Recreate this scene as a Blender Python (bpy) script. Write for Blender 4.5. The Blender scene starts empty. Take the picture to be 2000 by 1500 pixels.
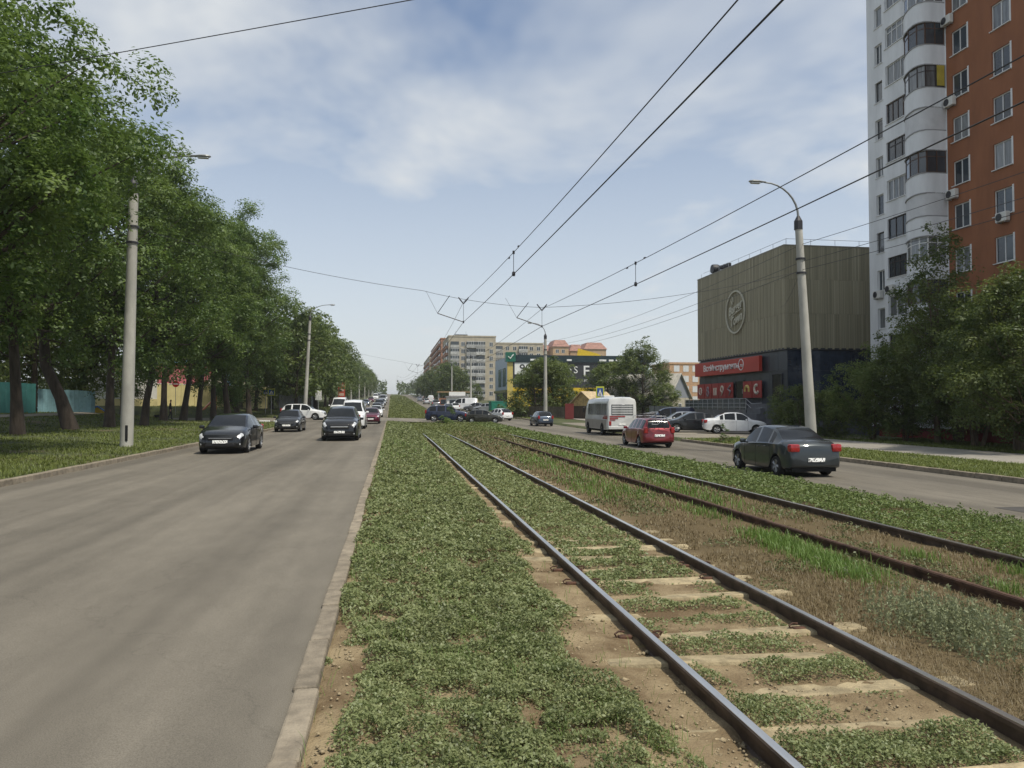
import bpy, bmesh, math, random
import numpy as np
from mathutils import Vector, Matrix

# ------------------------------------------------------------------ camera, sky, sun, exposure
scene = bpy.context.scene
col = scene.collection
R = math.radians
CAM_H = 1.8
F, XV, YH = 1500.0, 765.0, 791.0           # focal length, vanishing point x, horizon y (pixels of the 2000x1500 photo)
PSI = math.atan((1000 - XV) / F)
CP, SP = math.cos(PSI), math.sin(PSI)
cam = bpy.data.cameras.new('camera')
cam.sensor_width = 36.0
cam.lens = 27.0
cam.clip_start = 0.05
cam.clip_end = 9000
cam_o = bpy.data.objects.new('camera', cam)
col.objects.link(cam_o)
cam_o.location = (0, 0, CAM_H)
cam_o.rotation_euler = (R(90) + math.atan((YH - 750) / F), 0, -PSI)
scene.camera = cam_o

SUN_EL, SUN_AZ = 61.0, 138.0                # degrees; azimuth clockwise from +Y (along the street) towards +X
world = bpy.data.worlds.new('World')
scene.world = world
world.use_nodes = True
nt = world.node_tree
nt.nodes.clear()
w_out = nt.nodes.new('ShaderNodeOutputWorld')
w_bg = nt.nodes.new('ShaderNodeBackground')
w_bg.inputs['Strength'].default_value = 0.088
sky = nt.nodes.new('ShaderNodeTexSky')
sky.sky_type = 'NISHITA'
sky.sun_disc = False
sky.sun_elevation = R(SUN_EL)
sky.sun_rotation = R(SUN_AZ)
sky.altitude = 100
sky.air_density = 1.0
sky.dust_density = 0.6
sky.ozone_density = 1.5
tc = nt.nodes.new('ShaderNodeTexCoord')
# clouds lie on a layer: project the view direction on a plane overhead
sep = nt.nodes.new('ShaderNodeSeparateXYZ')
nt.links.new(tc.outputs['Generated'], sep.inputs[0])
zc = nt.nodes.new('ShaderNodeMath'); zc.operation = 'MAXIMUM'; zc.inputs[1].default_value = 0.0
nt.links.new(sep.outputs['Z'], zc.inputs[0])
za = nt.nodes.new('ShaderNodeMath'); za.operation = 'ADD'; za.inputs[1].default_value = 0.22
nt.links.new(zc.outputs[0], za.inputs[0])
dx = nt.nodes.new('ShaderNodeMath'); dx.operation = 'DIVIDE'
dy = nt.nodes.new('ShaderNodeMath'); dy.operation = 'DIVIDE'
nt.links.new(sep.outputs['X'], dx.inputs[0]); nt.links.new(za.outputs[0], dx.inputs[1])
nt.links.new(sep.outputs['Y'], dy.inputs[0]); nt.links.new(za.outputs[0], dy.inputs[1])
cmb = nt.nodes.new('ShaderNodeCombineXYZ')
nt.links.new(dx.outputs[0], cmb.inputs['X']); nt.links.new(dy.outputs[0], cmb.inputs['Y'])
cmb.inputs['Z'].default_value = 3.7
cn = nt.nodes.new('ShaderNodeTexNoise')
cn.inputs['Scale'].default_value = 0.95
cn.inputs['Detail'].default_value = 5
cn.inputs['Roughness'].default_value = 0.58
cn.inputs['Distortion'].default_value = 0.35
nt.links.new(cmb.outputs[0], cn.inputs['Vector'])
cr = nt.nodes.new('ShaderNodeValToRGB')
cr.color_ramp.elements[0].position = 0.41
cr.color_ramp.elements[0].color = (0.10, 0.10, 0.10, 1)
cr.color_ramp.elements[1].position = 0.63
cr.color_ramp.elements[1].color = (0.95, 0.95, 0.95, 1)
nt.links.new(cn.outputs['Fac'], cr.inputs['Fac'])
mx = nt.nodes.new('ShaderNodeMixRGB')
mx.inputs['Color2'].default_value = (5.5, 5.75, 5.95, 1)
hz = nt.nodes.new('ShaderNodeMapRange')
hz.inputs['From Min'].default_value = 0.0; hz.inputs['From Max'].default_value = 0.50
hz.inputs['To Min'].default_value = 0.93; hz.inputs['To Max'].default_value = 0.0
nt.links.new(zc.outputs[0], hz.inputs['Value'])
mxf = nt.nodes.new('ShaderNodeMath'); mxf.operation = 'MAXIMUM'
nt.links.new(cr.outputs['Color'], mxf.inputs[0]); nt.links.new(hz.outputs[0], mxf.inputs[1])
nt.links.new(mxf.outputs[0], mx.inputs['Fac'])
nt.links.new(sky.outputs['Color'], mx.inputs['Color1'])
nt.links.new(mx.outputs['Color'], w_bg.inputs['Color'])
nt.links.new(w_bg.outputs[0], w_out.inputs['Surface'])

sun = bpy.data.lights.new('sun', 'SUN')
sun.energy = 2.6
sun.angle = R(4)
sun.color = (1.0, 0.93, 0.80)
sun_o = bpy.data.objects.new('sun', sun)
col.objects.link(sun_o)
sd = Vector((math.sin(R(SUN_AZ)) * math.cos(R(SUN_EL)), math.cos(R(SUN_AZ)) * math.cos(R(SUN_EL)), math.sin(R(SUN_EL))))
sun_o.rotation_euler = sd.to_track_quat('Z', 'Y').to_euler()
sun_o.location = (0, 0, 60)
scene.view_settings.view_transform = 'Standard'
scene.view_settings.look = 'None'
scene.view_settings.gamma = 1.0
scene.view_settings.use_curve_mapping = False
scene.view_settings.exposure = 0.58
scene.cycles.max_bounces = 6
scene.cycles.transparent_max_bounces = 6
scene.render.film_transparent = False

# ------------------------------------------------------------------ helpers
rng = random.Random(7)
nr = np.random.default_rng(11)

def at(px, py, D):
    """photo pixel at ground depth D -> world point"""
    r = (px - 1000) / F * D
    return Vector((r * CP + D * SP, D * CP - r * SP, CAM_H + (YH - py) / F * D))
def depthX(px, X):
    return X * F / ((px - XV) * CP)
def yX(px, X):
    """Y of the photo column px on the street-parallel plane X"""
    D = depthX(px, X)
    return (D - X * SP) / CP
def zX(px, py, X):
    return CAM_H + (YH - py) / F * depthX(px, X)

def sm(a, b, x):
    t = np.clip((x - a) / (b - a), 0, 1)
    return t * t * (3 - 2 * t)
def P(Y):
    """height of the street along its length: level, then climbing away"""
    Y = np.asarray(Y, float)
    g = 0.0195
    q = g * np.clip(Y - 55, 0, 60) ** 2 / 120
    return q + g * np.clip(Y - 115, 0, 500)
def xr(x, Y):
    """beyond the crossing the median is narrower: the right side shifts left"""
    return x - 4.0 * sm(95, 122, Y) * np.clip(x / 10.0, 0, 1)

XSEC = np.array([(-3000, 1.5), (-60, 1.5), (-35, 1.4), (-26, 1.1), (-22, .78), (-18.5, .32), (-14, .2), (-8.62, .12), (-8.58, .08), (-8.55, -.06), (-.5, -.06), (-.45, -.03),
                 (.4, -.07), (1.7, -.19), (2, -.215), (3.8, -.215), (5, -.19), (6, -.215), (7.7, -.215), (8.4, -.22), (10.4, -.24),
                 (10.55, -.40), (16.75, -.40), (16.86, -.22), (21, -.22), (25.3, -.22), (30, -.36), (36, -.5), (60, -.5), (3000, -.3)])
def Zrel(X):
    return np.interp(X, XSEC[:, 0], XSEC[:, 1])
def Zg(X, Y):
    """height of the bare ground"""
    X = np.asarray(X, float); Y = np.asarray(Y, float)
    Xq = X + 4.0 * sm(95, 122, Y) * np.clip(X / 6.0, 0, 1)
    bump = 0
    wd = np.where(X < -8.5, 7.0, 0.0)
    cross = sm(78.5 - wd, 80.5, Y) * (1 - sm(93.5, 95.5 + wd, Y))
    z = Zrel(Xq) + bump
    z = np.where(cross > 0, z * (1 - cross) + np.where(X < 10.5, -.08, z) * cross, z)
    return z + P(Y)

def vnoise(x, y, s, seed=0):
    x = np.asarray(x, float) / s; y = np.asarray(y, float) / s
    xi = np.floor(x).astype(np.int64); yi = np.floor(y).astype(np.int64)
    fx = x - xi; fy = y - yi
    fx = fx * fx * (3 - 2 * fx); fy = fy * fy * (3 - 2 * fy)
    def h(a, b):
        v = (a * 374761393 + b * 668265263 + seed * 982451653) & 0xffffffff
        v = ((v ^ (v >> 13)) * 1274126177) & 0xffffffff
        return ((v ^ (v >> 16)) & 0xffff) / 65535.0
    return (h(xi, yi) * (1 - fx) + h(xi + 1, yi) * fx) * (1 - fy) + (h(xi, yi + 1) * (1 - fx) + h(xi + 1, yi + 1) * fx) * fy

def tag(o, label=None, cat=None, group=None, kind=None):
    if label: o['label'] = label
    if cat: o['category'] = cat
    if group: o['group'] = group
    if kind: o['kind'] = kind
    return o

def empty(name, loc=(0, 0, 0), rz=0.0, label=None, cat=None, group=None):
    o = bpy.data.objects.new(name, None)
    o.empty_display_size = .2
    col.objects.link(o)
    o.location = loc
    o.rotation_euler = (0, 0, rz)
    return tag(o, label, cat, group)

def link(name, me, parent=None, loc=None, rz=None):
    o = bpy.data.objects.new(name, me)
    col.objects.link(o)
    if parent is not None: o.parent = parent
    if loc is not None: o.location = loc
    if rz is not None: o.rotation_euler = (0, 0, rz)
    return o

KIDS = {}
def copy_tree(o, parent=None):
    c = o.copy()
    col.objects.link(c)
    c.parent = parent
    for ch in list(o.children):
        copy_tree(ch, c)
    return c

class MB:
    """collects shapes into ONE mesh"""
    def __init__(s):
        s.v = []; s.f = []
    def add(s, vs, fs):
        b = len(s.v)
        s.v += [tuple(p) for p in vs]
        s.f += [tuple(i + b for i in f) for f in fs]
        return s
    def box(s, c, d, rz=0.0, m=None):
        hx, hy, hz = d[0] / 2, d[1] / 2, d[2] / 2
        vs = [Vector((x, y, z)) for x in (-hx, hx) for y in (-hy, hy) for z in (-hz, hz)]
        if m is None: m = Matrix.Rotation(rz, 3, 'Z')
        vs = [m @ p + Vector(c) for p in vs]
        return s.add(vs, [(0, 1, 3, 2), (4, 6, 7, 5), (0, 4, 5, 1), (2, 3, 7, 6), (0, 2, 6, 4), (1, 5, 7, 3)])
    def bb(s, x0, x1, y0, y1, z0, z1):
        return s.box(((x0 + x1) / 2, (y0 + y1) / 2, (z0 + z1) / 2), (abs(x1 - x0), abs(y1 - y0), abs(z1 - z0)))
    def bev(s, c, d, b=.02, rz=0.0, m=None):
        """box with chamfered edges"""
        hx, hy, hz = d[0] / 2, d[1] / 2, d[2] / 2
        bm = bmesh.new()
        bmesh.ops.create_cube(bm, size=1)
        for q in bm.verts: q.co = Vector((q.co.x * d[0], q.co.y * d[1], q.co.z * d[2]))
        bmesh.ops.bevel(bm, geom=list(bm.edges), offset=min(b, hx * .9, hy * .9, hz * .9), segments=2, profile=.5, affect='EDGES')
        if m is None: m = Matrix.Rotation(rz, 3, 'Z')
        bm.verts.index_update()
        s.add([m @ q.co + Vector(c) for q in bm.verts], [[q.index for q in f.verts] for f in bm.faces])
        bm.free()
        return s
    def tube(s, pts, rad, n=8, cap=True):
        pts = [Vector(p) for p in pts]
        if not hasattr(rad, '__len__'): rad = [rad] * len(pts)
        rings = []
        up = Vector((0, 0, 1))
        prev = None
        for i, p in enumerate(pts):
            t = (pts[min(i + 1, len(pts) - 1)] - pts[max(i - 1, 0)])
            if t.length < 1e-9: t = Vector((0, 0, 1))
            t.normalize()
            if prev is None:
                a = t.cross(up if abs(t.z) < .95 else Vector((1, 0, 0))).normalized()
            else:
                a = (prev - t * prev.dot(t)).normalized()
            prev = a
            b = t.cross(a)
            rings.append([p + (a * math.cos(2 * math.pi * k / n) + b * math.sin(2 * math.pi * k / n)) * rad[i] for k in range(n)])
        vs = [q for r in rings for q in r]
        fs = []
        for i in range(len(pts) - 1):
            for k in range(n):
                a0 = i * n + k; a1 = i * n + (k + 1) % n
                fs.append((a0, a1, a1 + n, a0 + n))
        if cap:
            fs.append(tuple(range(n - 1, -1, -1)))
            fs.append(tuple((len(pts) - 1) * n + k for k in range(n)))
        return s.add(vs, fs)
    def lathe(s, prof, n=20, c=(0, 0, 0), m=None):
        """profile (r, z) revolved about z"""
        m = m or Matrix.Identity(3)
        vs = []; fs = []
        for r_, z_ in prof:
            for k in range(n):
                a = 2 * math.pi * k / n
                vs.append(m @ Vector((r_ * math.cos(a), r_ * math.sin(a), z_)) + Vector(c))
        for i in range(len(prof) - 1):
            for k in range(n):
                a0 = i * n + k; a1 = i * n + (k + 1) % n
                fs.append((a0, a1, a1 + n, a0 + n))
        return s.add(vs, fs)
    def prism(s, poly, y0, y1, ax='Y'):
        """polygon extruded; ax Y: poly (x,z); ax X: poly (y,z); ax Z: poly (x,y)"""
        n = len(poly)
        def pt(a, b, t):
            return (a, t, b) if ax == 'Y' else ((t, a, b) if ax == 'X' else (a, b, t))
        vs = [pt(a, b, y0) for a, b in poly] + [pt(a, b, y1) for a, b in poly]
        fs = [tuple(range(n)), tuple(range(2 * n - 1, n - 1, -1))] + [(i, i + n, (i + 1) % n + n, (i + 1) % n) for i in range(n)]
        return s.add(vs, fs)
    def mesh(s, name, mat, smooth=None):
        me = bpy.data.meshes.new(name)
        me.from_pydata(s.v, [], s.f)
        me.update()
        bm = bmesh.new(); bm.from_mesh(me)
        bmesh.ops.recalc_face_normals(bm, faces=bm.faces)
        bm.to_mesh(me); bm.free()
        if mat is not None: me.materials.append(mat)
        if smooth is not None:
            me.shade_smooth() if hasattr(me, 'shade_smooth') else None
            try: me.set_sharp_from_angle(angle=R(smooth))
            except Exception: pass
        return me
    def build(s, name, mat, parent=None, smooth=None, loc=None, rz=None):
        return link(name, s.mesh(name, mat, smooth), parent, loc, rz)

def npmesh(name, V, Fq, mat, smooth=False):
    """numpy verts (N,3), faces (M,k) of one size"""
    me = bpy.data.meshes.new(name)
    V = np.ascontiguousarray(V, np.float32); Fq = np.ascontiguousarray(Fq, np.int32)
    M, k = Fq.shape
    me.vertices.add(len(V)); me.vertices.foreach_set('co', V.ravel())
    me.loops.add(M * k); me.loops.foreach_set('vertex_index', Fq.ravel())
    me.polygons.add(M)
    me.polygons.foreach_set('loop_start', np.arange(0, M * k, k, dtype=np.int32))
    me.polygons.foreach_set('loop_total', np.full(M, k, np.int32))
    if smooth: me.polygons.foreach_set('use_smooth', np.ones(M, bool))
    me.update(calc_edges=True)
    if mat is not None: me.materials.append(mat)
    return me

# ------------------------------------------------------------------ materials
MATS = {}
def mat(name, c, rough=.7, metal=0.0, var=.12, scale=2.0, bump=0.0, bscale=60.0, spec=.4, stretch=(1, 1, 1), c2=None, coat=0.0, lo=.35, hi=.65, rnd=0.0, detail=4):
    if name in MATS: return MATS[name]
    m = bpy.data.materials.new(name)
    m.use_nodes = True
    t = m.node_tree
    b = t.nodes['Principled BSDF']
    b.inputs['Roughness'].default_value = rough
    b.inputs['Metallic'].default_value = metal
    b.inputs['Specular IOR Level'].default_value = spec
    b.inputs['Coat Weight'].default_value = coat
    b.inputs['Coat Roughness'].default_value = .06
    tcn = t.nodes.new('ShaderNodeTexCoord')
    mp = t.nodes.new('ShaderNodeMapping')
    mp.inputs['Scale'].default_value = stretch
    t.links.new(tcn.outputs['Object'], mp.inputs['Vector'])
    if rnd:
        oi = t.nodes.new('ShaderNodeObjectInfo')
        ml = t.nodes.new('ShaderNodeVectorMath'); ml.operation = 'SCALE'; ml.inputs['Scale'].default_value = 37.0
        cx = t.nodes.new('ShaderNodeCombineXYZ')
        t.links.new(oi.outputs['Random'], cx.inputs[0]); t.links.new(oi.outputs['Random'], cx.inputs[2])
        t.links.new(cx.outputs[0], ml.inputs[0])
        t.links.new(ml.outputs[0], mp.inputs['Location'])
    n = t.nodes.new('ShaderNodeTexNoise')
    n.inputs['Scale'].default_value = scale
    n.inputs['Detail'].default_value = detail
    n.inputs['Roughness'].default_value = .6
    t.links.new(mp.outputs[0], n.inputs['Vector'])
    r = t.nodes.new('ShaderNodeValToRGB')
    r.color_ramp.elements[0].position = lo
    r.color_ramp.elements[1].position = hi
    ca = tuple(max(0, x * (1 - var)) for x in c)
    cb = tuple(x * (1 + var) for x in c) if c2 is None else c2
    r.color_ramp.elements[0].color = (*ca, 1)
    r.color_ramp.elements[1].color = (*cb, 1)
    t.links.new(n.outputs['Fac'], r.inputs['Fac'])
    outc = r.outputs['Color']
    if rnd:
        hv = t.nodes.new('ShaderNodeHueSaturation')
        mr = t.nodes.new('ShaderNodeMapRange')
        mr.inputs['To Min'].default_value = 1 - rnd; mr.inputs['To Max'].default_value = 1 + rnd
        t.links.new(oi.outputs['Random'], mr.inputs['Value'])
        t.links.new(mr.outputs[0], hv.inputs['Value'])
        t.links.new(outc, hv.inputs['Color'])
        outc = hv.outputs['Color']
    t.links.new(outc, b.inputs['Base Color'])
    if bump:
        n2 = t.nodes.new('ShaderNodeTexNoise')
        n2.inputs['Scale'].default_value = bscale
        n2.inputs['Detail'].default_value = 3
        t.links.new(mp.outputs[0], n2.inputs['Vector'])
        bp = t.nodes.new('ShaderNodeBump')
        bp.inputs['Strength'].default_value = bump
        bp.inputs['Distance'].default_value = .02
        t.links.new(n2.outputs['Fac'], bp.inputs['Height'])
        t.links.new(bp.outputs[0], b.inputs['Normal'])
    MATS[name] = m
    return m

def leafmat(name, ca, cb, scale=3.0, trans=.35, rough=.5, rnd=.0, gloss=.03):
    m = bpy.data.materials.new(name)
    m.use_nodes = True
    t = m.node_tree
    t.nodes.clear()
    out = t.nodes.new('ShaderNodeOutputMaterial')
    tcn = t.nodes.new('ShaderNodeTexCoord')
    n = t.nodes.new('ShaderNodeTexNoise')
    n.inputs['Scale'].default_value = scale
    n.inputs['Detail'].default_value = 3
    n.inputs['Roughness'].default_value = .7
    t.links.new(tcn.outputs['Object'], n.inputs['Vector'])
    r = t.nodes.new('ShaderNodeValToRGB')
    r.color_ramp.elements[0].position = .34; r.color_ramp.elements[1].position = .66
    r.color_ramp.elements[0].color = (*ca, 1); r.color_ramp.elements[1].color = (*cb, 1)
    t.links.new(n.outputs['Fac'], r.inputs['Fac'])
    c = r.outputs['Color']
    if rnd:
        oi = t.nodes.new('ShaderNodeObjectInfo')
        mr = t.nodes.new('ShaderNodeMapRange')
        mr.inputs['To Min'].default_value = 1 - rnd; mr.inputs['To Max'].default_value = 1 + rnd
        t.links.new(oi.outputs['Random'], mr.inputs['Value'])
        hv = t.nodes.new('ShaderNodeHueSaturation')
        t.links.new(mr.outputs[0], hv.inputs['Value'])
        t.links.new(c, hv.inputs['Color'])
        c = hv.outputs['Color']
    d = t.nodes.new('ShaderNodeBsdfDiffuse'); tr = t.nodes.new('ShaderNodeBsdfTranslucent'); g = t.nodes.new('ShaderNodeBsdfGlossy')
    g.inputs['Roughness'].default_value = rough
    g.inputs['Color'].default_value = (.8, .85, .9, 1)
    t.links.new(c, d.inputs['Color']); t.links.new(c, tr.inputs['Color'])
    m1 = t.nodes.new('ShaderNodeMixShader'); m1.inputs[0].default_value = trans
    t.links.new(d.outputs[0], m1.inputs[1]); t.links.new(tr.outputs[0], m1.inputs[2])
    m2 = t.nodes.new('ShaderNodeMixShader'); m2.inputs[0].default_value = gloss
    t.links.new(m1.outputs[0], m2.inputs[1]); t.links.new(g.outputs[0], m2.inputs[2])
    t.links.new(m2.outputs[0], out.inputs['Surface'])
    MATS[name] = m
    return m

concrete = mat('concrete_pole', (.40, .39, .35), .9, var=.18, scale=1.5, bump=.3, bscale=30, stretch=(1, 1, .4))
kerb_m = mat('kerb_concrete', (.235, .20, .15), .95, var=.25, scale=6, bump=.5, bscale=60, rnd=.12)
steel = mat('galvanised_steel', (.42, .43, .44), .45, metal=.7, var=.1)
dark_metal = mat('dark_metal', (.03, .03, .035), .5, var=.2)
black_pl = mat('black_plastic', (.012, .012, .013), .5, var=.2)
wire_m = mat('wire_dark', (.03, .03, .034), .5, var=.1)
white_pt = mat('white_paint', (.74, .74, .72), .5, var=.06)
rust = mat('rusty_steel', (.09, .045, .028), .8, var=.4, scale=12, bump=.3)
# ------------------------------------------------------------------ ground, roads, median
def sheet(name, xs, ys, zf, m, shift=True, kind='structure', smooth=True):
    xs = np.asarray(xs, float); ys = np.asarray(ys, float)
    YY, XX = np.meshgrid(ys, xs, indexing='ij')
    X2 = xr(XX, YY) if shift else XX
    ZZ = zf(X2, YY)
    V = np.stack([X2, YY, ZZ], -1).reshape(-1, 3)
    ny, nx = len(ys), len(xs)
    i = (np.arange(ny - 1)[:, None] * nx + np.arange(nx - 1)[None, :]).ravel()
    Fq = np.stack([i, i + 1, i + nx + 1, i + nx], -1)
    o = link(name, npmesh(name, V, Fq, m, smooth))
    if kind: o['kind'] = kind
    return o

def ground_mat():
    m = mat('lawn_ground', (.052, .066, .022), .95, var=.25, scale=.6, c2=(.085, .098, .034), bump=.6, bscale=25)
    t = m.node_tree
    b = t.nodes['Principled BSDF']
    prev = b.inputs['Base Color'].links[0].from_socket
    tcn = [n for n in t.nodes if n.type == 'TEX_COORD'][0]
    n = t.nodes.new('ShaderNodeTexNoise'); n.inputs['Scale'].default_value = .25; n.inputs['Detail'].default_value = 6
    t.links.new(tcn.outputs['Object'], n.inputs['Vector'])
    r = t.nodes.new('ShaderNodeValToRGB')
    r.color_ramp.elements[0].position = .55; r.color_ramp.elements[1].position = .68
    t.links.new(n.outputs['Fac'], r.inputs['Fac'])
    mxn = t.nodes.new('ShaderNodeMixRGB')
    mxn.inputs['Color2'].default_value = (.12, .092, .052, 1)
    t.links.new(r.outputs['Color'], mxn.inputs['Fac'])
    t.links.new(prev, mxn.inputs['Color1'])
    t.links.new(mxn.outputs[0], b.inputs['Base Color'])
    return m
lawn_m = ground_mat()

def asphalt(name, c, bands=.28):
    m = bpy.data.materials.new(name); m.use_nodes = True
    t = m.node_tree; b = t.nodes['Principled BSDF']
    b.inputs['Roughness'].default_value = .88
    b.inputs['Specular IOR Level'].default_value = .3
    tcn = t.nodes.new('ShaderNodeTexCoord')
    def nz(sc, st, det=4, ro=.6):
        mp = t.nodes.new('ShaderNodeMapping'); mp.inputs['Scale'].default_value = st
        t.links.new(tcn.outputs['Object'], mp.inputs['Vector'])
        n = t.nodes.new('ShaderNodeTexNoise'); n.inputs['Scale'].default_value = sc
        n.inputs['Detail'].default_value = det; n.inputs['Roughness'].default_value = ro
        t.links.new(mp.outputs[0], n.inputs['Vector'])
        return n
    def ramp(n, lo, hi, a, bb):
        r = t.nodes.new('ShaderNodeValToRGB')
        r.color_ramp.elements[0].position = lo; r.color_ramp.elements[1].position = hi
        r.color_ramp.elements[0].color = (a, a, a, 1); r.color_ramp.elements[1].color = (bb, bb, bb, 1)
        t.links.new(n.outputs['Fac'], r.inputs['Fac'])
        return r
    def mul(x, y):
        q = t.nodes.new('ShaderNodeMixRGB'); q.blend_type = 'MULTIPLY'; q.inputs['Fac'].default_value = 1
        t.links.new(x, q.inputs['Color1']); t.links.new(y, q.inputs['Color2'])
        return q.outputs[0]
    base = t.nodes.new('ShaderNodeRGB'); base.outputs[0].default_value = (*c, 1)
    x = base.outputs[0]
    x = mul(x, ramp(nz(1.0, (.85, .022, 1), 3), .38, .62, 1 - bands, 1 + bands * .5).outputs[0])      # wheel-worn streaks along the lanes
    x = mul(x, ramp(nz(.35, (1, .5, 1), 5), .35, .65, .86, 1.1).outputs[0])                         # dust and patches
    x = mul(x, ramp(nz(4.0, (1, .35, 1), 4), .35, .7, .92, 1.06).outputs[0])
    x = mul(x, ramp(nz(140, (1, 1, 1), 2, .7), .3, .7, .68, 1.3).outputs[0])                         # aggregate
    # hairline cracks, a few
    vo = t.nodes.new('ShaderNodeTexVoronoi'); vo.feature = 'DISTANCE_TO_EDGE'; vo.inputs['Scale'].default_value = .16
    wn = nz(1.3, (1, 1, 1), 5)
    va = t.nodes.new('ShaderNodeVectorMath'); va.operation = 'ADD'
    vs = t.nodes.new('ShaderNodeVectorMath'); vs.operation = 'SCALE'; vs.inputs['Scale'].default_value = 1.6
    t.links.new(wn.outputs['Color'], vs.inputs[0]); t.links.new(tcn.outputs['Object'], va.inputs[0]); t.links.new(vs.outputs[0], va.inputs[1])
    t.links.new(va.outputs[0], vo.inputs['Vector'])
    cr2 = t.nodes.new('ShaderNodeValToRGB')
    cr2.color_ramp.elements[0].position = .0; cr2.color_ramp.elements[1].position = .0035
    cr2.color_ramp.elements[0].color = (.86, .86, .86, 1)
    t.links.new(vo.outputs['Distance'], cr2.inputs['Fac'])
    x = mul(x, cr2.outputs[0])
    t.links.new(x, b.inputs['Base Color'])
    n2 = nz(90, (1, 1, 1), 3)
    bp = t.nodes.new('ShaderNodeBump'); bp.inputs['Strength'].default_value = .35; bp.inputs['Distance'].default_value = .01
    t.links.new(n2.outputs['Fac'], bp.inputs['Height']); t.links.new(bp.outputs[0], b.inputs['Normal'])
    return m
asph = asphalt('asphalt_worn', (.166, .149, .120), .24)
asph2 = asphalt('asphalt_dusty', (.21, .19, .155), .15)
path_m = mat('sidewalk_asphalt', (.27, .25, .215), .95, var=.14, scale=1.2, bump=.3, bscale=60)
lot_m = mat('parking_dirt', (.22, .195, .155), .95, var=.22, scale=.5, bump=.5, bscale=30)

ys_near = list(np.arange(-60, 0, 6)) + list(np.arange(0, 130, 1.0)) + list(np.arange(130, 630, 10)) + [640, 700, 900, 1500, 3000, 6500]
xs_all = sorted(set(list(XSEC[:, 0]) + [-1000, -400, -150, -90, -45, -35, -30, -20, -17, -11, -9.5, 12.5, 14.5, 18, 19.5, 27, 33, 45, 90, 150, 400, 1000]))
sheet('ground', xs_all, ys_near, lambda X, Y: Zg(X, Y) - .06 * ((X > -.58) & (X + 4.0 * sm(95, 122, Y) * np.clip(X / 6.0, 0, 1) < 10.5)), lawn_m)
yr = list(np.arange(-60, 0, 6)) + list(np.arange(0, 135, 1.5)) + list(np.arange(135, 640, 8))
sheet('left_road', np.linspace(-8.45, -.58, 9), yr, lambda X, Y: P(Y) + 0 * X + .012 * (1 - ((X + 4.5) / 3.9) ** 2), asph)
sheet('right_road', np.linspace(10.5, 16.72, 7), yr, lambda X, Y: P(Y) - .32 + 0 * X, asph)
# crossing street and its arm to the left
sheet('side_street', list(np.arange(-90, 10.6, 3)) + [10.6], np.arange(80.6, 94, 1.2),
      lambda X, Y: P(Y) + np.interp(X, [-90, -9, -.6, 10.7], [.05, .034, .034, -.30]), asph2, shift=False)
sheet('sidewalk', np.linspace(21, 25.3, 5), list(np.arange(-20, 44, 2)), lambda X, Y: P(Y) - .19 + 0 * X, path_m)
sheet('sidewalk', np.linspace(22.2, 24.4, 3), list(np.arange(82, 180, 3)), lambda X, Y: Zg(X, Y) + .05, path_m)
# parking apron: from the kerb to the shop
sheet('parking_lot', np.linspace(16.7, 30.2, 12), np.arange(43.5, 81, 1.5),
      lambda X, Y: Zg(X, Y) + .035 + np.where(X < 16.9, -.12, 0), lot_m, shift=False)
sheet('footpath', np.linspace(-26.5, -24.6, 3), np.arange(8, 79, 2), lambda X, Y: Zg(X, Y) + .03 + .0 * X, lot_m, shift=False)
# dark patch repair on the right road
pm = mat('asphalt_patch', (.07, .065, .06), .9, var=.2, scale=4)
sheet('asphalt_patch', np.linspace(12.3, 14.6, 4), np.linspace(13.2, 14.2, 4), lambda X, Y: P(Y) - .314 + 0 * X, pm, shift=False)

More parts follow.
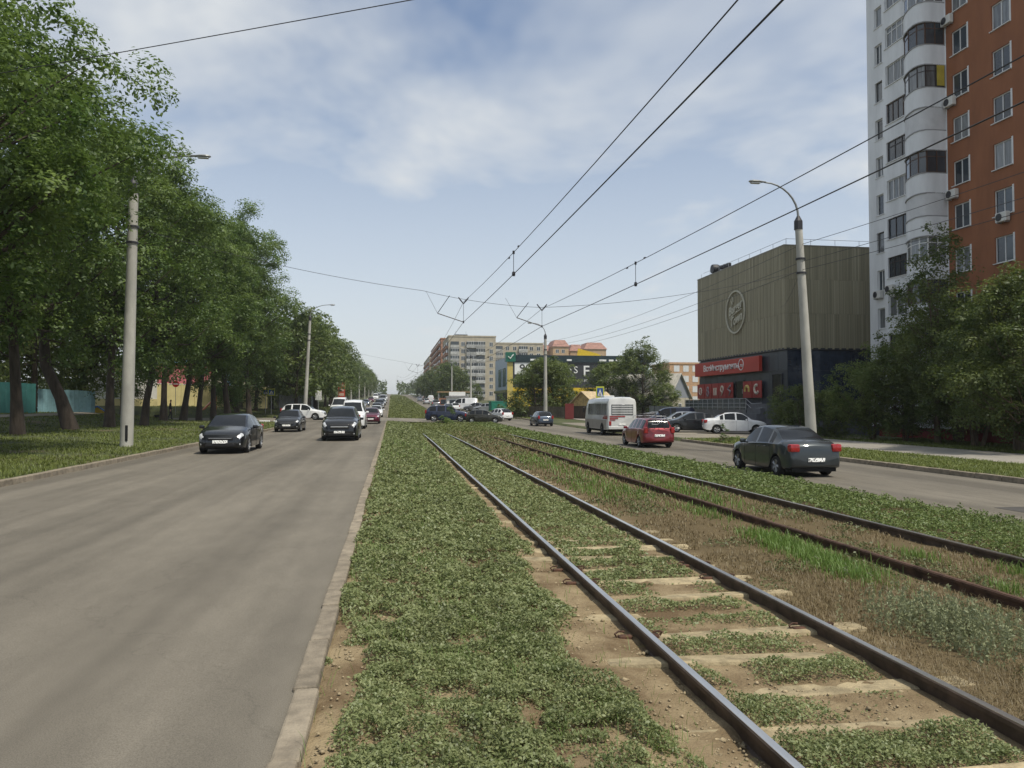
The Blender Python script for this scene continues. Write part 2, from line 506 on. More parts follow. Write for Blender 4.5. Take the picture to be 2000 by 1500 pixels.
# median ground
def median_mat():
    m = bpy.data.materials.new('median_soil'); m.use_nodes = True
    t = m.node_tree; b = t.nodes['Principled BSDF']; b.inputs['Roughness'].default_value = 1.0
    b.inputs['Specular IOR Level'].default_value = .1
    tcn = t.nodes.new('ShaderNodeTexCoord')
    n = t.nodes.new('ShaderNodeTexNoise'); n.inputs['Scale'].default_value = 1.6; n.inputs['Detail'].default_value = 8; n.inputs['Roughness'].default_value = .65
    t.links.new(tcn.outputs['Object'], n.inputs['Vector'])
    r = t.nodes.new('ShaderNodeValToRGB')
    r.color_ramp.elements[0].position = .36; r.color_ramp.elements[1].position = .62
    r.color_ramp.elements[0].color = (.135, .095, .055, 1); r.color_ramp.elements[1].color = (.31, .245, .15, 1)
    t.links.new(n.outputs['Fac'], r.inputs['Fac'])
    # soil between and beside the second track is darker, humus-brown
    sx = t.nodes.new('ShaderNodeSeparateXYZ'); t.links.new(tcn.outputs['Object'], sx.inputs[0])
    mr = t.nodes.new('ShaderNodeMapRange'); mr.inputs['From Min'].default_value = 3.5; mr.inputs['From Max'].default_value = 4.3
    t.links.new(sx.outputs['X'], mr.inputs['Value'])
    q = t.nodes.new('ShaderNodeMixRGB'); q.inputs['Color2'].default_value = (.125, .096, .054, 1)
    t.links.new(mr.outputs[0], q.inputs['Fac']); t.links.new(r.outputs[0], q.inputs['Color1'])
    mr2 = t.nodes.new('ShaderNodeMapRange'); mr2.inputs['From Min'].default_value = 22; mr2.inputs['From Max'].default_value = 60
    t.links.new(sx.outputs['Y'], mr2.inputs['Value'])
    q2 = t.nodes.new('ShaderNodeMixRGB'); q2.inputs['Color2'].default_value = (.085, .10, .035, 1)
    t.links.new(mr2.outputs[0], q2.inputs['Fac']); t.links.new(q.outputs[0], q2.inputs['Color1'])
    t.links.new(q2.outputs[0], b.inputs['Base Color'])
    n2 = t.nodes.new('ShaderNodeTexNoise'); n2.inputs['Scale'].default_value = 45; n2.inputs['Detail'].default_value = 5
    t.links.new(tcn.outputs['Object'], n2.inputs['Vector'])
    bp = t.nodes.new('ShaderNodeBump'); bp.inputs['Strength'].default_value = .7; bp.inputs['Distance'].default_value = .03
    t.links.new(n2.outputs['Fac'], bp.inputs['Height']); t.links.new(bp.outputs[0], b.inputs['Normal'])
    return m
med_m = median_mat()
def med_z(X, Y):
    e = np.clip(np.minimum(X + .46, 10.45 - X) / .3, 0, 1)
    return Zg(X, Y) + .008 + e * (.03 * vnoise(X, Y, .35, 3) + .015 * vnoise(X, Y, .09, 5)) - .012 * e
sheet('median_ground', np.arange(-.48, 10.46, .09), list(np.arange(-4, 13, .1)) + list(np.arange(13, 79.9, .5)), med_z, med_m, shift=False)
sheet('median_ground', np.linspace(-.43, 10.45, 30), list(np.arange(94.2, 150, 1.5)) + list(np.arange(150, 640, 8)),
      lambda X, Y: Zg(X, Y) + .02 + .16 * sm(96, 110, Y) * np.clip(1 - ((X - 3) / 3.4) ** 2, 0, 1), med_m)

# ------------------------------------------------------------------ kerbs: one stone per metre where the photo shows them, joined further off
def kerb(name, x0, x1, top, bot, segs, near, label_pieces=True):
    """segs: list of (ya, yb) runs"""
    mb = MB()
    root = None
    w = abs(x1 - x0)
    proto = MB().bev(((x0 + x1) / 2 - x0, 0, 0), (w, .985, top - bot), .018).mesh('kerb_stone', kerb_m)
    far = MB()
    stones = []
    for ya, yb in segs:
        y = ya
        while y < yb - .4:
            if near[0] <= y < near[1]:
                stones.append(y + .5)
                y += 1.0
            else:
                st = 4.0 if y < 130 else 16.0
                ye = min(y + st, yb)
                for k in (0, 1): pass
                xa, xb = [float(xr(np.array(q), np.array(y))) for q in (x0, x1)]
                xc, xd = [float(xr(np.array(q), np.array(ye))) for q in (x0, x1)]
                za, zb = float(P(y)), float(P(ye))
                far.add([(xa, y, za + bot), (xb, y, za + bot), (xb, y, za + top), (xa, y, za + top), (xc, ye, zb + bot), (xd, ye, zb + bot), (xd, ye, zb + top), (xc, ye, zb + top)],
                        [(0, 1, 2, 3), (7, 6, 5, 4), (0, 4, 5, 1), (1, 5, 6, 2), (2, 6, 7, 3), (3, 7, 4, 0)])
                y = ye
    root = far.build(name, kerb_m)
    root['kind'] = 'structure'
    for y in stones:
        o = link('kerb_stone', proto, root)
        o.location = (x0 + rng.uniform(-.008, .008), y, float(P(y)) + (top + bot) / 2 + rng.uniform(-.008, .006))
        o.rotation_euler = (rng.uniform(-.006, .006), rng.uniform(-.03, .03), rng.uniform(-.008, .008))
    return root
kerb('median_kerb', -.60, -.45, .038, -.2, [(-4, 79.5), (95, 600)], (-1, 40))
kerb('lawn_kerb', -8.62, -8.45, .135, -.2, [(-4, 78.5), (96, 600)], (10, 60))
kerb('verge_kerb', 16.72, 16.90, -.17, -.5, [(-4, 43), (82, 600)], (12, 43))
kerb('median_right_kerb', 10.42, 10.56, -.215, -.5, [(-4, 80), (95, 600)], (8, 30))

# ------------------------------------------------------------------ tram tracks
rail_top = mat('rail_head_polished', (.62, .61, .59), .30, metal=.9, var=.25, scale=3, stretch=(1, .1, 1))
rail_side = mat('rail_web_dark', (.070, .050, .038), .6, metal=.3, var=.4, scale=6)
rail_rust = mat('rail_rust', (.075, .042, .028), .75, var=.4, scale=6, metal=.2)
sleeper_m = mat('sleeper_concrete', (.32, .262, .16), .95, var=.3, scale=7, bump=.6, bscale=40, rnd=.12)
def rail(parent, x, top, bright, side_m, head_m, y1=58.0):
    # profile of a rail: foot, web, head
    t = top
    prof = [(-.065, t - .165), (.065, t - .165), (.065, t - .15), (.012, t - .125), (.010, t - .045), (.036, t - .036), (.036, t - .008), (.028, t - .001), (-.028, t - .001), (-.036, t - .008), (-.036, t - .036), (-.010, t - .045), (-.012, t - .125), (-.065, t - .15)]
    ys = [-3.0, 2, 5, 10, 20, 30, 40, 50, 55, y1]
    n = len(prof)
    mb = MB()
    vs = []
    for y in ys:
        dz = float(P(y)) - .10 * float(sm(44, 58, y))
        vs += [(x + a, y, b + dz) for a, b in prof]
    fs = [tuple(range(n))] + [(i * n + k, i * n + (k + 1) % n, (i + 1) * n + (k + 1) % n, (i + 1) * n + k) for i in range(len(ys) - 1) for k in range(n)]
    mb.add(vs, fs)
    o = mb.build('rail', side_m, parent)
    # the worn running band on top of the head
    mt = MB()
    for i in range(len(ys) - 1):
        a, b = ys[i], ys[i + 1]
        da = float(P(a)) - .10 * float(sm(44, 58, a)); db = float(P(b)) - .10 * float(sm(44, 58, b))
        mt.add([(x - .027, a, t + .003 + da), (x + .027, a, t + .003 + da), (x + .027, b, t + .003 + db), (x - .027, b, t + .003 + db),
                (x - .027, a, t - .004 + da), (x + .027, a, t - .004 + da), (x + .027, b, t - .004 + db), (x - .027, b, t - .004 + db)],
               [(0, 1, 2, 3), (0, 3, 7, 4), (1, 5, 6, 2)])
    mt.build('running_surface', head_m, o)
    return o
T1 = (2.09, 3.68)
T2 = (6.03, 7.62)
RT = -.075
track1 = empty('tram_track', (0, 0, 0), 0, 'tram track with polished rails over pale sleepers, beside the wide green ground cover', 'tram track', 'tram tracks on the median')
track2 = empty('tram_track', (0, 0, 0), 0, 'tram track with dull rusty rails in dry brown grass, next to the right road', 'tram track', 'tram tracks on the median')
for x in T1: rail(track1, x, RT, True, rail_side, rail_top)
for i, x in enumerate(T2): rail(track2, x, RT, False, rail_rust if i == 0 else rail_side, rail_rust if i == 0 else rail_top)
slp = MB().bev((0, 0, 0), (2.5, .24, .14), .03).mesh('sleeper', sleeper_m)
slp_y = []
y = 1.1
while y < 30:
    o = link('sleeper', slp, track1)
    o.location = ((T1[0] + T1[1]) / 2 + rng.uniform(-.05, .05), y, -.258 + rng.uniform(-.02, .014))
    o.rotation_euler = (rng.uniform(-.12, .12), rng.uniform(-.018, .018), rng.uniform(-.03, .03))
    slp_y.append(y)
    y += .66 + rng.uniform(-.03, .03)
clip = MB().bev((0, 0, 0), (.12, .06, .035), .01).tube([(-.07, 0, 0), (-.09, .0, .03), (-.05, .02, .045), (.0, .02, .04)], .009, 6).mesh('rail_clip', rust)
for y in slp_y:
    if y > 16: break
    if rng.random() < .6: continue
    for x in T1:
        for s in (-1, 1):
            o = link('rail_clip', clip, track1)
            o.location = (x + s * .12, y, -.175)
            o.rotation_euler = (0, 0, 0 if s < 0 else math.pi)

# ------------------------------------------------------------------ ground cover
def unit(v):
    return v / np.maximum(np.linalg.norm(v, axis=1, keepdims=True), 1e-9)
def leaves(C, size, nrm, asp=.5, seed=0):
    """rhombic leaves, slightly folded: centres C, length size, normals nrm"""
    g = np.random.default_rng(seed)
    n = len(C)
    nrm = unit(nrm)
    a = unit(np.cross(nrm, g.normal(size=(n, 3))))
    b = np.cross(nrm, a)
    L = size[:, None]
    p0 = C - a * L * .5
    p1 = C + b * L * asp * .5 + a * L * .05 + nrm * L * .08
    p2 = C + a * L * .5
    p3 = C - b * L * asp * .5 + a * L * .05 + nrm * L * .08
    V = np.stack([p0, p1, p2, p3], 1).reshape(-1, 3)
    Fq = np.arange(4 * n).reshape(n, 4)
    return V, Fq
def blades(C, h, w, lean, seed=0):
    """bent grass blades: 2 quads -> as one quad + tip triangle merged into a 4-gon kite"""
    g = np.random.default_rng(seed)
    n = len(C)
    th = g.uniform(0, 2 * np.pi, n)
    d = np.stack([np.cos(th), np.sin(th), np.zeros(n)], 1)
    s = np.stack([-np.sin(th), np.cos(th), np.zeros(n)], 1)
    up = np.array([0, 0, 1.0])
    H = h[:, None]; W = w[:, None]; Ln = lean[:, None]
    p0 = C - s * W * .5
    p1 = C + s * W * .5
    mid = C + up * H * .6 + d * H * Ln * .35
    p2 = mid + s * W * .3
    p3 = mid - s * W * .3
    tip = C + up * H * (1 - .3 * Ln) + d * H * Ln
    V = np.stack([p0, p1, p2, p3, tip, tip + s * W * .05], 1).reshape(-1, 3)
    b = (np.arange(n) * 6)[:, None]
    Fq = np.concatenate([b + np.array([[0, 1, 2, 3]]), b + np.array([[3, 2, 5, 4]])], 0)
    return V, Fq
def inv_y(n, y0, y1, g):
    """sample distances with density ~ 1/y^2 (even on the picture)"""
    u = g.uniform(0, 1, n)
    return 1 / (1 / y0 + u * (1 / y1 - 1 / y0))

knot_m = leafmat('knotweed_leaf', (.14, .175, .06), (.31, .34, .155), 9, .32)
knot_y = leafmat('knotweed_yellowing', (.10, .125, .045), (.19, .20, .09), 9, .25)
grass_m = leafmat('grass_blade', (.09, .125, .024), (.19, .215, .055), 5, .3)
bright_m = leafmat('bright_grass', (.11, .19, .03), (.20, .30, .07), 7, .35)
dry_m = leafmat('dry_grass', (.14, .105, .05), (.26, .205, .108), 8, .2)
worm_m = leafmat('wormwood_leaf', (.21, .235, .12), (.35, .37, .21), 12, .2)

def cover(name, n, x0, x1, y0, y1, mask, size0, mound, m, label, cat, seed, ref=5.0, zlift=.0):
    g = np.random.default_rng(seed)
    if y0 < ref:
        near_share = (ref - y0) / ref / ((ref - y0) / ref + (1 - ref / y1))
        n1 = int(n * near_share)
        yy = np.concatenate([g.uniform(y0, ref, n1), inv_y(n - n1, ref, y1, g)])
    else:
        yy = inv_y(n, y0, y1, g)
    xx = g.uniform(x0, x1, len(yy))
    k = mask(xx, yy)
    keep = g.uniform(0, 1, len(xx)) < k
    xx = xx[keep]; yy = yy[keep]; k = k[keep]
    sz = size0 * np.maximum(1, yy / ref) ** .85 * g.uniform(.7, 1.35, len(xx))
    mz = mound * (.15 + 1.5 * vnoise(xx, yy, .16, seed) ** 2 + .7 * vnoise(xx, yy, .5, seed + 1)) * np.clip(k * 1.6, .2, 1)
    z = Zg(xx, yy) + .02 + zlift + mz * g.uniform(.15, 1.0, len(xx)) ** .6
    C = np.stack([xx, yy, z], 1)
    nrm = g.normal(size=(len(xx), 3)) * np.array([.75, .75, .5]) + np.array([0, 0, .85])
    V, Fq = leaves(C, sz, nrm, .55, seed)
    o = link(name, npmesh(name, V, Fq, m))
    return tag(o, label, cat, None, 'stuff')

def edge_noise(y, s, seed):
    return vnoise(y, y * 0 + seed, s, seed) - .5
def mask_a(x, y):
    l = -.44 + .24 * sm(9, 3.5, y) + .26 * edge_noise(y, .45, 21) * sm(14, 5, y) + .16 * edge_noise(y, .17, 22)
    r = 1.86 - .36 * sm(11, 6.0, y) * sm(3.2, 5.5, y) + .5 * edge_noise(y, .8, 23) * sm(16, 8, y) + .15 * edge_noise(y, .2, 24)
    k = sm(l - .05, l + .12, x) * (1 - sm(r - .18, r + .05, x))
    gaps = sm(.26, .46, vnoise(x, y, .33, 4) * .5 + vnoise(x, y, .12, 6) * .5)
    return k * (.10 + .90 * gaps)
cover('knotweed_cover', 330000, -.5, 1.95, 1.2, 79, mask_a, .024, .085, knot_m,
      'thick green carpet of low leafy weeds between the road kerb and the first rail', 'ground cover', 31)
def mask_y(x, y):
    return mask_a(x, y) * sm(.55, .72, vnoise(x, y, .6, 61) * .6 + vnoise(x, y, .2, 62) * .4)
cover('yellowing_weeds', 70000, -.5, 1.95, 1.2, 60, mask_y, .022, .13, knot_y, 'yellow-green patches among the leafy weeds by the road kerb', 'ground cover', 33)
g = np.random.default_rng(62)
n = 26000
yy = inv_y(n, 2.0, 40, g); xx = g.uniform(-.45, 1.95, n)
keep = g.random(n) < mask_a(xx, yy) * sm(.45, .7, vnoise(xx, yy, .5, 65)) + .05
xx = xx[keep]; yy = yy[keep]; n = len(xx)
V, Fq = blades(np.stack([xx, yy, Zg(xx, yy) + .02], 1), g.uniform(.06, .15, n) * np.maximum(1, yy / 14), .004 * np.maximum(1, yy / 5), g.uniform(.2, 1.2, n), 63)
tag(link('grass_blades', npmesh('grass_blades', V, Fq, bright_m)), 'thin grass blades rising out of the green weed carpet', 'grass', None, 'stuff')
sl = np.array(slp_y)
def mask_b(x, y):
    d = np.min(np.abs(y[:, None] - sl[None, :]), axis=1)
    between = sm(.07, .16, d)
    far = sm(9.0, 14.0, y)
    bare = 1 - sm(5.0, 5.6, y) * (1 - sm(7.6, 8.6, y)) * .55
    e = sm(2.15, 2.30, x) * (1 - sm(3.42, 3.60, x))
    pat = sm(.16, .42, vnoise(x, y, .5, 44) + .25 * far + .12 * sm(5.5, 4.0, y))
    return e * np.maximum(between * (1 - far), far * .85) * pat * np.maximum(bare, far) 
def chunkmask(x, y):
    out = np.empty(len(x))
    for i in range(0, len(x), 40000):
        out[i:i + 40000] = mask_b(x[i:i + 40000], y[i:i + 40000])
    return out
cover('knotweed_strips', 170000, 2.1, 3.65, 1.2, 60, chunkmask, .023, .075, knot_m,
      'strips of low green weeds growing between the pale sleepers', 'ground cover', 57)
def mask_c(x, y):
    l = 7.95 + .35 * edge_noise(y, .9, 71) + .1 * edge_noise(y, .2, 72)
    k = sm(l - .1, l + .15, x) * (1 - sm(10.35, 10.55, x + .15 * edge_noise(y, .3, 75)))
    return k * (.3 + .7 * sm(.2, .4, vnoise(x, y, .4, 73)))
cover('knotweed_verge', 150000, 7.7, 10.6, 2, 79, mask_c, .034, .11, leafmat('verge_leaf', (.095, .14, .035), (.21, .26, .085), 7, .28),
      'bright green weed strip between the second track and the right road', 'ground cover', 83, ref=9)
def mask_d(x, y):
    z1 = sm(.50, .66, vnoise(x, y, .8, 91)) * sm(3.8, 4.1, x) * (1 - sm(7.4, 7.6, x)) * .55
    return np.where((np.abs(x - 6.03) < .12) | (np.abs(x - 7.62) < .1), 0, np.clip(z1 + sm(18, 45, y) * .35, 0, 1))
cover('low_weeds', 70000, 3.8, 7.6, 3.5, 60, mask_d, .03, .06, knot_y, 'thin patches of yellow-green weeds among the dry grass of the tracks', 'ground cover', 97, ref=7)
# grass over the far median, beyond the crossing as well
def cover_far(name, n, y0, y1, label, seed):
    g = np.random.default_rng(seed)
    yy = inv_y(n, y0, y1, g); xx = g.uniform(-.42, 10.4, n)
    k = .35 + .65 * sm(.3, .55, vnoise(xx, yy, 2.5, seed) * .6 + vnoise(xx, yy, .8, seed + 1) * .4)
    if y0 < 80: k = k * sm(y0, y0 + 14, yy)
    q = g.random(n) < k
    xx = xx[q]; yy = yy[q]; n = len(xx)
    hump = .16 * sm(96, 110, yy) * np.clip(1 - ((xx - 3) / 3.4) ** 2, 0, 1)
    x2 = xr(xx, yy)
    C = np.stack([x2, yy, Zg(x2, yy) + .03 + hump + .07 * g.random(n) * np.maximum(1, yy / 60)], 1)
    nrm = g.normal(size=(n, 3)) * np.array([.6, .6, .3]) + np.array([0, 0, .8])
    V, Fq = leaves(C, .07 * np.maximum(1, yy / 30) * g.uniform(.6, 1.4, n), nrm, .4, seed)
    o = link(name, npmesh(name, V, Fq, fargrass_m)); return tag(o, label, 'grass', None, 'stuff')
fargrass_m = leafmat('median_grass_leaf', (.10, .125, .032), (.205, .225, .075), .9, .25)
cover_far('median_grass', 70000, 42, 79.5, 'short grass over the tracks just before the crossing', 102)
cover_far('median_grass', 80000, 94.8, 400, 'short grass on the narrow median climbing away beyond the crossing', 101)
# dry grass blades on the track bed
g = np.random.default_rng(5)
n = 110000
yy = inv_y(n, 2.5, 55, g); xx = g.uniform(3.78, 7.9, n)
k = sm(.22, .55, vnoise(xx, yy, .45, 8) * .7 + vnoise(xx, yy, .14, 9) * .3) * sm(3.75, 3.95, xx) * (1 - .5 * sm(20, 45, yy))
keep = (g.random(n) < k) & (np.abs(xx - 6.03) > .06) & (np.abs(xx - 7.62) > .06)
xx = xx[keep]; yy = yy[keep]; n = len(xx)
C = np.stack([xx, yy, Zg(xx, yy) + .015], 1)
V, Fq = blades(C, g.uniform(.03, .09, n) * np.maximum(1, yy / 16), .005 * np.maximum(1, yy / 5), g.uniform(.4, 1.6, n), 6)
tag(link('dry_grass', npmesh('dry_grass', V, Fq, dry_m)), 'dry brown grass and litter between the two tram tracks', 'grass', None, 'stuff')
# bright tall grass clump and small tufts by the second track
def grass_patch(name, spots, m, label, seed, hmin=.07, hmax=.2, wid=.008, lean=.7):
    g = np.random.default_rng(seed)
    Cs = []
    for (cx, cy, sx_, sy_, n) in spots:
        x = g.normal(cx, sx_, n); y = g.normal(cy, sy_, n)
        Cs.append(np.stack([x, y, Zg(x, y) + .01], 1))
    C = np.concatenate(Cs); n = len(C)
    V, Fq = blades(C, g.uniform(hmin, hmax, n), wid * np.maximum(1, C[:, 1] / 7) * g.uniform(.6, 1.4, n), g.uniform(.1, lean, n), seed)
    return tag(link(name, npmesh(name, V, Fq, m)), label, 'grass', None, 'stuff')
sp = [(5.4, 9.4, .20, .7, 2200), (5.5, 10.6, .14, .4, 800), (5.25, 8.3, .16, .3, 600), (5.6, 13.5, .15, .6, 250), (5.3, 17, .2, 1.0, 300), (6.6, 16, .3, 1.6, 700), (6.9, 20, .3, 2, 700), (5.2, 20, .3, 1.5, 300), (6.8, 9.1, .1, .3, 250), (7.3, 8.0, .12, .25, 250), (6.5, 7.3, .08, .2, 160), (4.6, 17, .3, 1.5, 500), (5.0, 26, .4, 3, 900), (6.8, 28, .4, 3, 900)]
grass_patch('bright_grass', sp, bright_m, 'bright green tall grass clumps along the rusty second track', 15, .06, .19)
# silvery wormwood: upright feathery shoots, two bushes
def wormwood(cx, cy, rx, ry, n, hh, label, seed):
    g = np.random.default_rng(seed)
    Vs = []; Fs = []; b = 0
    for i in range(n):
        x = cx + g.normal(0, rx); y = cy + g.normal(0, ry)
        h = hh * g.uniform(.55, 1.1)
        k = 34
        t = g.uniform(.08, 1, k)
        lean = g.normal(0, .12, 2)
        r = .035 * (1 - t * .75)
        a = g.uniform(0, 6.28, k)
        C = np.stack([x + lean[0] * t * h + r * np.cos(a), y + lean[1] * t * h + r * np.sin(a), float(Zg(x, y)) + t * h], 1)
        nrm = np.stack([np.cos(a + 1.57), np.sin(a + 1.57), g.normal(0, .4, k)], 1)
        V, Fq = leaves(C, g.uniform(.02, .045, k), nrm, .35, seed + i)
        Vs.append(V); Fs.append(Fq + b); b += len(V)
    me = npmesh('wormwood', np.concatenate(Vs), np.concatenate(Fs), worm_m)
    return tag(link('wormwood', me), label, 'plant', None, 'stuff')
wormwood(4.75, 6.05, .24, .42, 300, .30, 'silvery grey-green feathery wormwood standing between the tracks', 200)
# single small weeds in the dirt strip by the kerb
for i, (px, py, s) in enumerate([(635, 1290, 1.0), (612, 1352, .9), (690, 1255, 1.1), (660, 1480, .8), (655, 1215, .6)]):
    D = F * (CAM_H + .03) / (py - YH)
    p = at(px, py, D)
    g = np.random.default_rng(300 + i)
    n = 150
    a = g.uniform(0, 6.28, n); r = .07 * s * np.sqrt(g.random(n))
    C = np.stack([p.x + r * np.cos(a), p.y + r * np.sin(a), float(Zg(p.x, p.y)) + .015 + .05 * s * g.random(n) * (1 - r / .1)], 1)
    V, Fq = leaves(C, g.uniform(.015, .03, n) * s, g.normal(size=(n, 3)) * .7 + [0, 0, .8], .5, i)
    o = link('weed', npmesh('weed', V, Fq, knot_m))
    tag(o, ['round green weed tuft rooted at the kerb edge in bare dirt', 'small leafy weed on the kerb stones, below the round tuft', 'sprawling weed at the fringe of the green carpet by the dirt strip',
            'tiny weed on bare sand at the foot of the median', 'tiny weed beside the kerb where the dirt strip narrows'][i], 'weed')
# clods and stones in the bare sand round the first track
sm_m = mat('sand_clod', (.33, .265, .165), 1.0, var=.25, scale=8, bump=.5)
g = np.random.default_rng(77)
mb_v = []; mb_f = []
base = np.array([(1, 0, 0), (-1, 0, 0), (0, 1, 0), (0, -1, 0), (0, 0, 1), (0, 0, -1)], float)
bf = np.array([(0, 2, 4), (2, 1, 4), (1, 3, 4), (3, 0, 4), (2, 0, 5), (1, 2, 5), (3, 1, 5), (0, 3, 5)])
N = 5000
xx = np.where(g.random(N) < .5, g.uniform(1.1, 2.05, N), np.where(g.random(N) < .7, g.uniform(2.15, 3.6, N), g.uniform(-.4, .0, N)))
yy = inv_y(N, 2.2, 14, g)
sz = g.uniform(.004, .016, N) * np.where(g.random(N) < .08, 2.2, 1)
V = base[None] * sz[:, None, None] * g.uniform(.6, 1.3, (N, 6, 1)) * np.array([1, 1, .6]) + np.stack([xx, yy, Zg(xx, yy) + .022], 1)[:, None, :]
Fq = (bf[None] + (np.arange(N) * 6)[:, None, None]).reshape(-1, 3)
tag(link('sand_clods', npmesh('sand_clods', V.reshape(-1, 3), Fq, sm_m)), 'loose sandy clods and grit around the first track', 'soil', None, 'stuff')

# lawns: grass tufts
def lawn(name, n, x0, x1, y0, y1, m, label, seed, ok=None, h=(.06, .16), ref=18, bare=.35):
    g = np.random.default_rng(seed)
    yy = inv_y(n, y0, y1, g); xx = g.uniform(x0, x1, n)
    k = sm(bare - .12, bare + .12, vnoise(xx, yy, 1.8, seed) * .6 + vnoise(xx, yy, .5, seed + 1) * .4)
    keep = g.random(n) < (.15 + .85 * k)
    if ok is not None: keep &= ok(xx, yy)
    xx = xx[keep]; yy = yy[keep]; n = len(xx)
    D = np.hypot(xx, yy)
    C = np.stack([xx, yy, Zg(xx, yy) - .01], 1)
    V, Fq = blades(C, g.uniform(h[0], h[1], n) * np.maximum(1, D / 60), .014 * np.maximum(1, D / ref) * g.uniform(.6, 1.4, n), g.uniform(.5, 1.9, n), seed)
    o = link(name, npmesh(name, V, Fq, m))
    return tag(o, label, 'grass', None, 'stuff')
lawn('lawn_grass', 170000, -30, -8.66, 12, 78.5, grass_m, 'shaded lawn grass under the row of big trees by the left road', 401,
     ok=lambda x, y: ~((x > -26.5) & (x < -24.6)))
lawn('verge_grass', 60000, 17.0, 21, 10, 44, grass_m, 'rough grass verge between the right road and the sidewalk', 402, h=(.06, .17))
lawn('lawn_grass', 50000, 25.4, 35, 12, 46, grass_m, 'grass in front of the tall apartment block beyond the sidewalk', 403, h=(.06, .2))
lawn('lawn_grass', 14000, -30, -8.7, 96, 200, grass_m, 'lawn under the far rows of roadside trees beyond the crossing', 404, ref=30)
lawn('verge_grass', 14000, 13.0, 21.8, 96, 220, grass_m, 'grass strip beside the far right road beyond the crossing', 405, ref=30)
# ------------------------------------------------------------------ trees
bark_m = mat('bark_dark', (.058, .045, .034), .95, var=.35, scale=5, bump=1.0, bscale=14, stretch=(1, 1, .25), rnd=.15)
bark_l = mat('bark_brown', (.10, .075, .05), .95, var=.35, scale=6, bump=.8, bscale=18, stretch=(1, 1, .3), rnd=.15)
ash_m = leafmat('ash_leaf', (.048, .098, .016), (.175, .245, .055), .55, .45, rnd=.2)
elm_m = leafmat('elm_leaf', (.06, .10, .018), (.20, .24, .06), .9, .48, rnd=.18)
far_m = leafmat('far_leaf', (.055, .09, .02), (.16, .20, .055), .4, .4, rnd=.18)

def tree_mesh(seed, H, crown_z, crown_r, crown_h, n_cl, per, leaf, trunk_r, bend=(), cl_r=1.2, m=ash_m, bark=bark_m, stems=1, low=.0, flat=.75, sparse=0.0, top_pow=1.0):
    """returns (trunk mesh, crown mesh); base of the trunk at the origin"""
    g = np.random.default_rng(seed)
    mb = MB()
    # trunk polyline
    stem_tops = []
    for s_ in range(stems):
        pts = []; rad = []
        off = Vector((g.normal(0, .25), g.normal(0, .25), 0)) if stems > 1 else Vector((0, 0, 0))
        ln = Vector((g.normal(0, .10), g.normal(0, .10), 0)) if stems == 1 else off * 1.1
        n = 9
        top = crown_z + crown_h * .25
        for i in range(n):
            t = i / (n - 1)
            z = t * top
            p = Vector((0, 0, z)) + off * .5 + ln * t * 2.2 + Vector((math.sin(t * 5 + seed) * .12, math.cos(t * 4 + seed * 2) * .12, 0)) * t
            for (bz, bx, by) in bend:
                p += Vector((bx, by, 0)) * float(sm(0, bz, z))
            pts.append(p)
            fl = 1 + .32 * math.exp(-z / .35)
            rad.append(trunk_r * (1 - .78 * t) * fl / (1 if stems == 1 else 1.5))
        mb.tube(pts, rad, 9)
        stem_tops.append((pts, rad))
    # clusters
    cl = []
    for i in range(n_cl):
        u = g.normal(size=3); u /= np.linalg.norm(u)
        r = g.uniform(.35, 1) ** .45
        c = np.array([u[0] * crown_r * r, u[1] * crown_r * r, crown_z + u[2] * crown_h * r])
        # taper the crown upwards, let some branches hang lower
        tz = (c[2] - crown_z) / crown_h
        if tz > 0: c[:2] *= (1 - .35 * tz ** top_pow)
        if tz < 0 and g.random() < low: c[2] -= g.uniform(.3, 1.4)
        b0 = stem_tops[0][0][int(np.clip((c[2] - .0) / (crown_z + crown_h * .25) * 8, 0, 8))]
        c[:2] += np.array([b0.x, b0.y])
        c += g.normal(0, .3, 3)
        if c[2] < 1.6 and H > 9: c[2] = 1.6 + g.random()
        cl.append((c, cl_r * g.choice([.6, .8, 1.0, 1.35])))
    # limbs from the trunk to many clusters
    order = g.permutation(len(cl))[: max(14, int(len(cl) * .42))]
    for i in order:
        c, r = cl[i]
        pts, rad = stem_tops[int(g.integers(len(stem_tops)))]
        hz = max(crown_z - crown_h * .85, min(c[2] - 1.2 - .35 * np.hypot(c[0], c[1]), pts[-1].z * .97))
        t = np.clip(hz / pts[-1].z, .12, 1) * (len(pts) - 1)
        k = min(int(t), len(pts) - 2)
        a = pts[k].lerp(pts[k + 1], t - k)
        e = Vector(c)
        mid = a.lerp(e, .5) + Vector((0, 0, -.12 * (e - a).length)) + Vector(g.normal(0, .18, 3))
        r0 = max(.025, min(rad[k] * .5, .035 * (e - a).length))
        mb.tube([a, a.lerp(mid, .55), mid, mid.lerp(e, .6), e], [r0, r0 * .85, r0 * .62, r0 * .38, r0 * .12], 5, cap=False)
    Cs = []; Ns = []
    for c, r in cl:
        k = int(per * (r / cl_r) ** 2 * g.uniform(.7, 1.3) * (1 - sparse * g.random()))
        u = unit(g.normal(size=(k, 3)))
        rr = g.uniform(0, 1, k) ** .5
        # sprays: leaves gather along a few twigs inside each cluster
        tw = unit(g.normal(size=(9, 3)) + np.array([0, 0, .15]))
        pick = g.integers(0, 9, k)
        d = unit(tw[pick] + u * .42)
        pos = d * (rr * r)[:, None] * np.array([1, 1, flat])
        pos[:, 2] -= .18 * r * rr ** 2
        Cs.append(c + pos)
        Ns.append(u * .75 + np.array([0, 0, .75]) + d * .35)
    C = np.concatenate(Cs); N = np.concatenate(Ns)
    V, Fq = leaves(C, leaf * g.uniform(.65, 1.35, len(C)), N, .5, seed)
    return mb.mesh('trunk', bark, 50), npmesh('crown', V, Fq, m)

